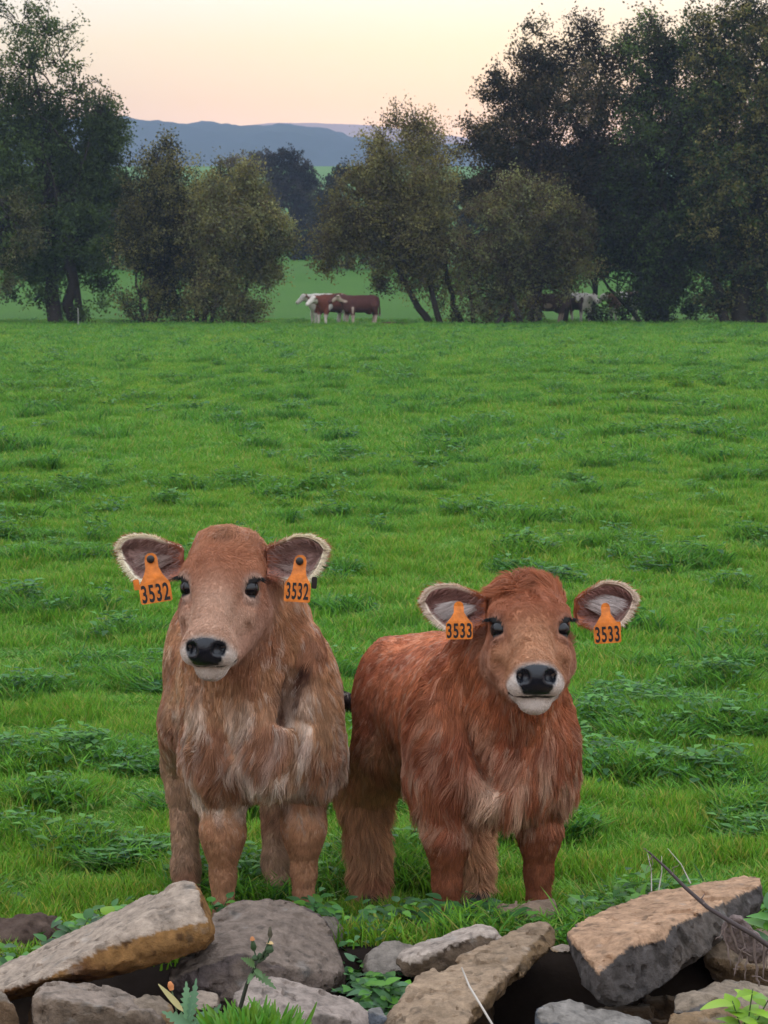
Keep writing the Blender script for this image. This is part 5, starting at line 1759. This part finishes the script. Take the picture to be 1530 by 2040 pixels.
def leaf_mesh(base, d, nrm, l, w, col, shape='ovate', curl=0.25, fold=0.18, gen=None):
    """a leaf blade as a small grid; returns V, quads, col"""
    base, d = np.asarray(base, float), np.asarray(d, float)
    d = d / np.linalg.norm(d)
    s = np.cross(d, nrm); s /= np.linalg.norm(s) + 1e-9
    n = np.cross(s, d)
    nu = 15 if shape == 'jagged' else 8
    V = []
    for i in range(nu):
        t = i / (nu - 1)
        if shape == 'ovate':
            hw = w * (math.sin(math.pi * min(1, t ** 0.75)) ** 0.8) * (1 - 0.25 * t) + 0.0008
        elif shape == 'round':
            hw = w * math.sqrt(max(0, 1 - (2 * t - 1) ** 2)) + 0.0008
        else:
            hw = w * (0.35 + 0.65 * math.sin(math.pi * t ** 0.8)) * (1.0 if i % 2 else 0.42) * (1 - t ** 4) + 0.001
        c = base + d * l * t + n * (-curl * l * t * t)
        jj = 0 if gen is None else gen.normal(0, 0.05)
        for q in (-1, 0, 1):
            V.append(c + s * hw * q + n * fold * hw * abs(q) + (d * hw * (0.25 if (shape == 'jagged' and q and i % 2) else 0)) + n * jj * hw * q)
    F = []
    for i in range(nu - 1):
        for q in range(2):
            a = i * 3 + q
            F.append((a, a + 1, a + 4, a + 3))
    return np.array(V), np.array(F), np.asarray(col)


def plant(name, label, pos, stems, leaf, cols, seed, group=None, cat='plant', stem_r=0.0022, stemcol=(.06, .10, .03)):
    """stems: (dx, dy, dz) tips; leaf: dict(n, l, w, shape)"""
    gen = np.random.default_rng(seed)
    root = empty(name, pos)
    tag(root, label, cat, group)
    sm = MB()
    for tip in stems:
        tip = np.array(tip, float)
        t = np.linspace(0, 1, 6)[:, None]
        pts = tip * t + np.array([0.2 * tip[0], 0.2 * tip[1], 0]) * (t ** 2 - t)
        pts[0, 2] -= 0.03
        V, F = tube(pts, stem_r * (1 - 0.5 * t[:, 0]), 5)
        sm.add(V, F, stemcol)
        for i in range(leaf['n']):
            f = 0.25 + 0.75 * (i + 0.5) / leaf['n']
            p = tip * f + np.array([0.2 * tip[0], 0.2 * tip[1], 0]) * (f ** 2 - f)
            az = i * 2.4 + gen.random()
            d = np.array([math.cos(az), math.sin(az) * 0.8 - 0.2, 0.25 + 0.45 * gen.random()])
            l = leaf['l'] * (0.65 + 0.6 * gen.random()); w = leaf['w'] * (0.7 + 0.5 * gen.random())
            c = cols[gen.integers(len(cols))] * (0.8 + 0.4 * gen.random())
            V, F, c = leaf_mesh(p, d, np.array([0, -0.25, 1.0]), l, w, c, leaf.get('shape', 'ovate'), leaf.get('curl', .3), gen=gen)
            mesh_obj("leaf", V, F, M_WEED, root, True, np.broadcast_to(c, (len(V), 3)))
    sm.build("stem", M_STEM, root)
    return root


BRIGHT = [np.array(c) for c in ((0.22, 0.38, 0.03), (0.16, 0.31, 0.035), (0.27, 0.42, 0.05))]
MIDG = [np.array(c) for c in ((0.07, 0.20, 0.03), (0.10, 0.25, 0.03), (0.05, 0.15, 0.035))]
COOL = [np.array(c) for c in ((0.10, 0.20, 0.11), (0.13, 0.25, 0.13), (0.08, 0.17, 0.08))]
DKG = [np.array(c) for c in ((0.045, 0.12, 0.035), (0.06, 0.15, 0.05), (0.035, 0.095, 0.03))]


def on(px, py, y, dz=0.0):
    p = at(px, py, y); p.z += dz
    return p


plant("weed", "bright yellow green leafy plant in the bottom right corner", on(1485, 2085, 3.97), [(-.025, 0, .085), (.01, -.01, .11), (.045, 0, .095), (.0, .02, .06)], dict(n=5, l=.058, w=.0135), BRIGHT, 1, cat='weed')
plant("weed", "leafy green plant at the right edge beside the tip of the big block", on(1545, 1905, 4.40), [(-.01, 0, .10), (.03, 0, .13), (-.02, -.02, .06)], dict(n=4, l=.06, w=.016), BRIGHT[:2] + MIDG, 2, cat='weed')
plant("weed", "broad leaved weed in front of the earth clod", on(70, 1975, 4.62), [(-.03, 0, .07), (.03, -.01, .10), (.0, 0, .05), (.06, 0, .05)], dict(n=5, l=.038, w=.013, shape='ovate'), MIDG, 3, cat='weed')
plant("weed", "low weed with round leaves along the upper edge of the ochre slab", on(150, 1890, 4.74), [(-.02, 0, .05), (.03, 0, .07), (.08, .02, .075)], dict(n=4, l=.032, w=.014, shape='round'), MIDG + BRIGHT[:1], 4, cat='weed')
plant("weed", "leafy weed filling the notch between the ochre slab and the grey boulder", on(438, 1830, 4.86), [(-.02, 0, .04), (.02, 0, .05)], dict(n=4, l=.03, w=.01), MIDG, 5, cat='weed')

# sowthistle with buds
sow = empty("sowthistle", on(470, 2075, 4.02))
tag(sow, "thin dark sowthistle stem with green buds and one yellow flower before the grey boulder", "weed")
so = np.array(sow.location)
sp = [np.array(on(*q)) - so for q in ((470, 2075, 4.02), (478, 2010, 4.02), (492, 1960, 4.02), (507, 1928, 4.02), (512, 1912, 4.02))]
V_, F_ = tube(sp, [.0042, .004, .0036, .003, .0025], 7); mesh_obj("stem", V_, F_, M_STEM, sow, True, np.broadcast_to((.03, .035, .022), (len(V_), 3)))
for (bx_, by_, hx_, hy_, r_, fl_) in ((506, 1893, 503, 1872, .006, 2), (536, 1898, 538, 1880, .0085, 1), (520, 1910, 517, 1900, .0075, 0), (508, 1912, 507, 1903, .007, 0), (538, 1868, 538, 1846, .005, 3), (528, 1903, 533, 1893, .007, 0)):
    a_ = np.array(on(512, 1918, 4.02)) - so; b_ = np.array(on(bx_, by_, 4.02 + g_.uniform(-.01, .01))) - so; c_ = np.array(on(hx_, hy_, 4.02)) - so
    V_, F_ = tube([a_, (a_ + b_) / 2 + np.array([.002, 0, -.003]), b_], [.0018, .0015, .0014], 5); mesh_obj("stalk", V_, F_, M_STEM, sow, True, np.broadcast_to((.04, .06, .03), (len(V_), 3)))
    V_, F_ = tube([b_, b_ + (c_ - b_) * .25, b_ + (c_ - b_) * .55, c_], [r_ * .55, r_, r_ * .8, r_ * .35], 9); bd_ = mesh_obj("bud", V_, F_, M_STEM, sow, True, np.broadcast_to((.04, .07, .03) if fl_ != 3 else (.06, .05, .03), (len(V_), 3)))
    if fl_ in (1, 2):
        V_, F_ = tube([c_, c_ + (c_ - b_) * .25], [r_ * .8, r_ * .45], 8); mesh_obj("petals", V_, F_, M_STEM, bd_, True, np.broadcast_to((.50, .34, .15) if fl_ == 1 else (.36, .14, .05), (len(V_), 3)))
for (bx_, by_, tx_, ty_, w_) in ((509, 1925, 486, 1908, .009), (506, 1935, 548, 1966, .009), (508, 1930, 522, 1945, .006), (504, 1938, 494, 1956, .005)):
    a_ = np.array(on(bx_, by_, 4.02)) - so; b_ = np.array(on(tx_, ty_, 3.99)) - so
    V_, F_, c_ = leaf_mesh(a_, b_ - a_, np.array([0, -.8, .6]), np.linalg.norm(b_ - a_), w_, (.10, .17, .07), 'jagged', .15)
    mesh_obj("leaf", V_, F_, M_WEED, sow, True, np.broadcast_to(c_, (len(V_), 3)))

# jagged thistle leaves
th = empty("thistle", on(372, 2075, 4.0))
tag(th, "blue green thistle rosette with jagged leaves and a curled straw coloured leaf at the bottom", "weed")
to = np.array(th.location)
for (b_, t_, w_, c_) in (((372, 2030), (372, 1955), .012, COOL[1]), ((392, 2050), (322, 2012), .016, COOL[1]), ((378, 2035), (392, 1950), .010, COOL[0]), ((400, 2060), (440, 2000), .014, COOL[2]), ((380, 2060), (410, 2010), .014, COOL[1]), ((390, 2055), (350, 2035), .015, MIDG[0]), ((365, 2015), (316, 1958), .0055, np.array((.42, .36, .16)))):
    a_ = np.array(on(*b_, 3.98)) - to; e_ = np.array(on(*t_, 4.0)) - to
    V_, F_, c_ = leaf_mesh(a_, e_ - a_, np.array([.2, -.85, .5]), np.linalg.norm(e_ - a_), w_, c_, 'jagged' if w_ > .006 else 'ovate', .12)
    mesh_obj("leaf", V_, F_, M_WEED, th, True, np.broadcast_to(c_, (len(V_), 3)))
b_ = np.array(on(342, 1972, 4.0)) - to; c_ = np.array(on(338, 1956, 4.0)) - to
V_, F_ = tube([np.array(on(352, 2015, 4.0)) - to, b_], [.0015, .0013], 5); mesh_obj("stem", V_, F_, M_STEM, th, True, np.broadcast_to((.06, .09, .04), (len(V_), 3)))
V_, F_ = tube([b_, (b_ + c_) / 2, c_], [.004, .006, .003], 8); mesh_obj("bud", V_, F_, M_STEM, th, True, np.broadcast_to((.45, .17, .06), (len(V_), 3)))

# soft green clump close to the lens
gg = np.random.default_rng(91)
mb = MB()
o_ = np.array(on(505, 2085, 3.88))
for i_ in range(420):
    a_ = np.array([gg.normal(0, .032), gg.normal(0, .025), gg.uniform(-.01, .012)]); h_ = .040 + .032 * gg.random()
    V_, F_, c_ = leaf_mesh(a_, np.array([a_[0] * 9 + gg.normal(0, .35), gg.normal(0, .3), 1.0]), np.array([gg.normal(0, .5), -1, .2]), h_, .0042, (.07 + .05 * gg.random(), .20 + .05 * gg.random(), .02), 'ovate', .2)
    mb.add(V_, F_, c_)
cl_ = mb.build("grass_clump", M_WEED)
cl_.location = o_
tag(cl_, "fresh bright green grass clump at the bottom edge below the sowthistle", "grass clump")

# ground cover between the stones
def cover(name, label, spots, cols, n, size, seed, spread=1.0):
    gen = np.random.default_rng(seed)
    mb = MB()
    for _ in range(n):
        px, py, y, r = spots[gen.integers(len(spots))]
        q = at(px + gen.normal(0, r), py + gen.normal(0, r * .5), y + gen.normal(0, .05))
        az = gen.random() * 6.283
        d = np.array([math.cos(az), math.sin(az), gen.normal(.15, .4)])
        l = size * (.6 + .8 * gen.random())
        V, F, c = leaf_mesh(np.array(q), d, np.array([0, -.3, 1.0]), l, l * .30, cols[gen.integers(len(cols))] * (.65 + .7 * gen.random()), 'ovate', .25)
        mb.add(V[::1], F, c)
    o = mb.build(name, M_WEED)
    o['kind'] = 'stuff'; o['label'] = label
    return o


cover("ground_cover", "dark leafy weeds creeping between the stones in the middle of the wall",
      [(725, 1985, 4.42, 28), (790, 1990, 4.36, 30), (700, 1940, 4.60, 22), (830, 1985, 4.40, 20), (760, 1960, 4.44, 24), (690, 1900, 4.74, 20), (740, 1865, 4.78, 26), (720, 2015, 4.32, 22)], DKG + MIDG + COOL[2:], 620, .026, 5)
cover("leafy_cover", "leafy weeds along the grass bank above the middle stones",
      [(700, 1840, 4.86, 30), (790, 1835, 4.86, 34), (880, 1825, 4.88, 34), (950, 1820, 4.9, 28), (640, 1815, 4.9, 28), (1180, 1815, 4.95, 26)], DKG + MIDG, 420, .028, 6)
cover("side_cover", "small green leaves around the earth clod and the left edge",
      [(30, 1915, 4.7, 26), (110, 1900, 4.74, 26), (20, 1950, 4.6, 18), (160, 1850, 4.84, 26), (230, 1820, 4.88, 24)], MIDG + DKG, 260, .026, 7)

# dry twig with hanging root fibres
tw = empty("dry_twig", on(1530, 1890, 4.05))
tag(tw, "dead brown twig slanting across the big right hand block with root fibres hanging from it", "twig")
wo = np.array(tw.location)
P_ = [np.array(on(*q)) - wo for q in ((1292, 1697, 4.16), (1330, 1732, 4.14), (1365, 1768, 4.12), (1410, 1808, 4.09), (1458, 1838, 4.06), (1500, 1862, 4.05), (1560, 1905, 4.04))]
V_, F_ = tube(P_, [.0018, .0028, .0036, .004, .0044, .0046, .005], 7)
tb_ = mesh_obj("stick", V_, F_, M_STEM, tw, True, np.broadcast_to((.055, .04, .038), (len(V_), 3)))
fib = bpy.data.materials.new("root fibre")
fib = mat_plain("root fibre skin", (.17, .125, .11), .85)
for (q0, q1, r_) in (((1292, 1697), (1282, 1690), .0012), ((1300, 1704), (1288, 1735), .0009), ((1300, 1704), (1296, 1742), .0009), ((1340, 1742), (1352, 1722), .001), ((1402, 1800), (1404, 1780), .0015), ((1448, 1833), (1446, 1880), .002), ((1446, 1878), (1456, 1925), .002),
                     ((1452, 1836), (1470, 1895), .0032), ((1470, 1890), (1500, 1905), .002), ((1475, 1898), (1462, 1945), .002), ((1488, 1905), (1484, 1952), .002), ((1500, 1862), (1508, 1930), .0032), ((1508, 1925), (1512, 1965), .003), ((1522, 1880), (1520, 1950), .0025), ((1470, 1845), (1482, 1880), .003), ((1482, 1880), (1478, 1915), .002),
                     ((1498, 1945), (1540, 1958), .0015), ((1462, 1930), (1475, 1925), .0018), ((1530, 1890), (1526, 1930), .002), ((1443, 1850), (1425, 1872), .0012)):
    a_ = np.array(on(*q0, 4.07)) - wo; b_ = np.array(on(*q1, 4.07)) - wo
    t_ = np.linspace(0, 1, 6)[:, None]
    p_ = a_ + (b_ - a_) * t_ + gg.normal(0, .0022, (6, 3)) * np.sin(t_ * math.pi)
    V_, F_ = tube(p_, [r_, r_ * .95, r_ * .9, r_ * .8, r_ * .7, r_ * .45], 5)
    mesh_obj("root_fibre", V_, F_, fib, tw)
# matted root shield
sh = SDF()
for q in ((1462, 1850), (1475, 1872), (1492, 1880), (1508, 1893)):
    p_ = np.array(on(*q, 4.085)) - wo
    sh.ell(p_, (.022, .008, .028), .012)
lo_, hi_ = sh.bounds()
def sh_fn(P): return sh.ev(P) + (fbm(P * 60, 3, 3) - .5) * .014
V_, Q_ = polygonise(sh_fn, lo_, hi_, .004, coarse=3, project=1)
N_, _g = grad(sh_fn, V_, .003)
if (np.cross(V_[Q_[:, 1]] - V_[Q_[:, 0]], V_[Q_[:, 2]] - V_[Q_[:, 0]]) * N_[Q_[:, 0]]).sum() < 0: Q_ = Q_[:, ::-1]
mesh_obj("root_mat", V_, Q_, mat_plain("root mat skin", (.15, .11, .10), .9, bump=.7, bscale=120, var=.35), tw)
# pale straw
sv_ = np.array(on(922, 1930, 4.0))
V_, F_ = tube([np.array(on(*q)) - sv_ for q in ((920, 1928, 4.12), (935, 1965, 4.08), (955, 1998, 4.04), (985, 2048, 3.98))], [.0018, .0022, .0024, .0024], 6)
s_ = mesh_obj("straw", V_, F_, mat_plain("dry straw", (.42, .37, .32), .7), None)
s_.location = sv_
tag(s_, "pale dry straw stalk lying across the diagonal tan slab", "straw")
# upright dead grass stalks on the bank
for i_, (a_, b_, c_, d_) in enumerate(((928, 1850, 929, 1815), (945, 1848, 942, 1822), (988, 1858, 972, 1815), (1298, 1775, 1290, 1700), (1312, 1775, 1318, 1705), (1376, 1760, 1330, 1690))):
    y_ = 4.78 if i_ < 3 else 4.9
    p0_, p1_ = np.array(on(a_, b_, y_)), np.array(on(c_, d_, y_))
    V_, F_ = tube([p0_ - p0_, (p1_ - p0_) * .5 + np.array([.004, 0, .004]), p1_ - p0_], [.0016, .0013, .0006], 5)
    q_ = mesh_obj("dead_stalk", V_, F_, bpy.data.materials["dry straw"], None)
    q_.location = p0_
    tag(q_, "thin bleached grass stalk standing on the bank behind the middle stones" if i_ < 3 else "thin bleached grass stalk standing in the grass behind the big right hand block", "grass stalk", "dead stalks in the bank grass" if i_ < 3 else "dead stalks behind the block")
# ------------------------------------------------------------------ evening haze
hv = [(-2600, -20, -9), (2600, -20, -9), (2600, 2250, -9), (-2600, 2250, -9), (-2600, -20, 150), (2600, -20, 150), (2600, 2250, 150), (-2600, 2250, 150)]
hm = bpy.data.materials.new("haze")
hm.use_nodes = True
hn = hm.node_tree
hn.nodes.clear()
ho = hn.nodes.new("ShaderNodeOutputMaterial")
pv = hn.nodes.new("ShaderNodeVolumePrincipled")
pv.inputs['Color'].default_value = (0.54, 0.68, 1.0, 1)
pv.inputs['Density'].default_value = 0.00027
pv.inputs['Anisotropy'].default_value = 0.0
hn.links.new(pv.outputs[0], ho.inputs['Volume'])
hz = mesh_obj("haze", hv, np.array([(0, 3, 2, 1), (4, 5, 6, 7), (0, 1, 5, 4), (1, 2, 6, 5), (2, 3, 7, 6), (3, 0, 4, 7)]), hm, None, False)
tag(hz, "thin blue evening haze over the fields and hills", kind='stuff')
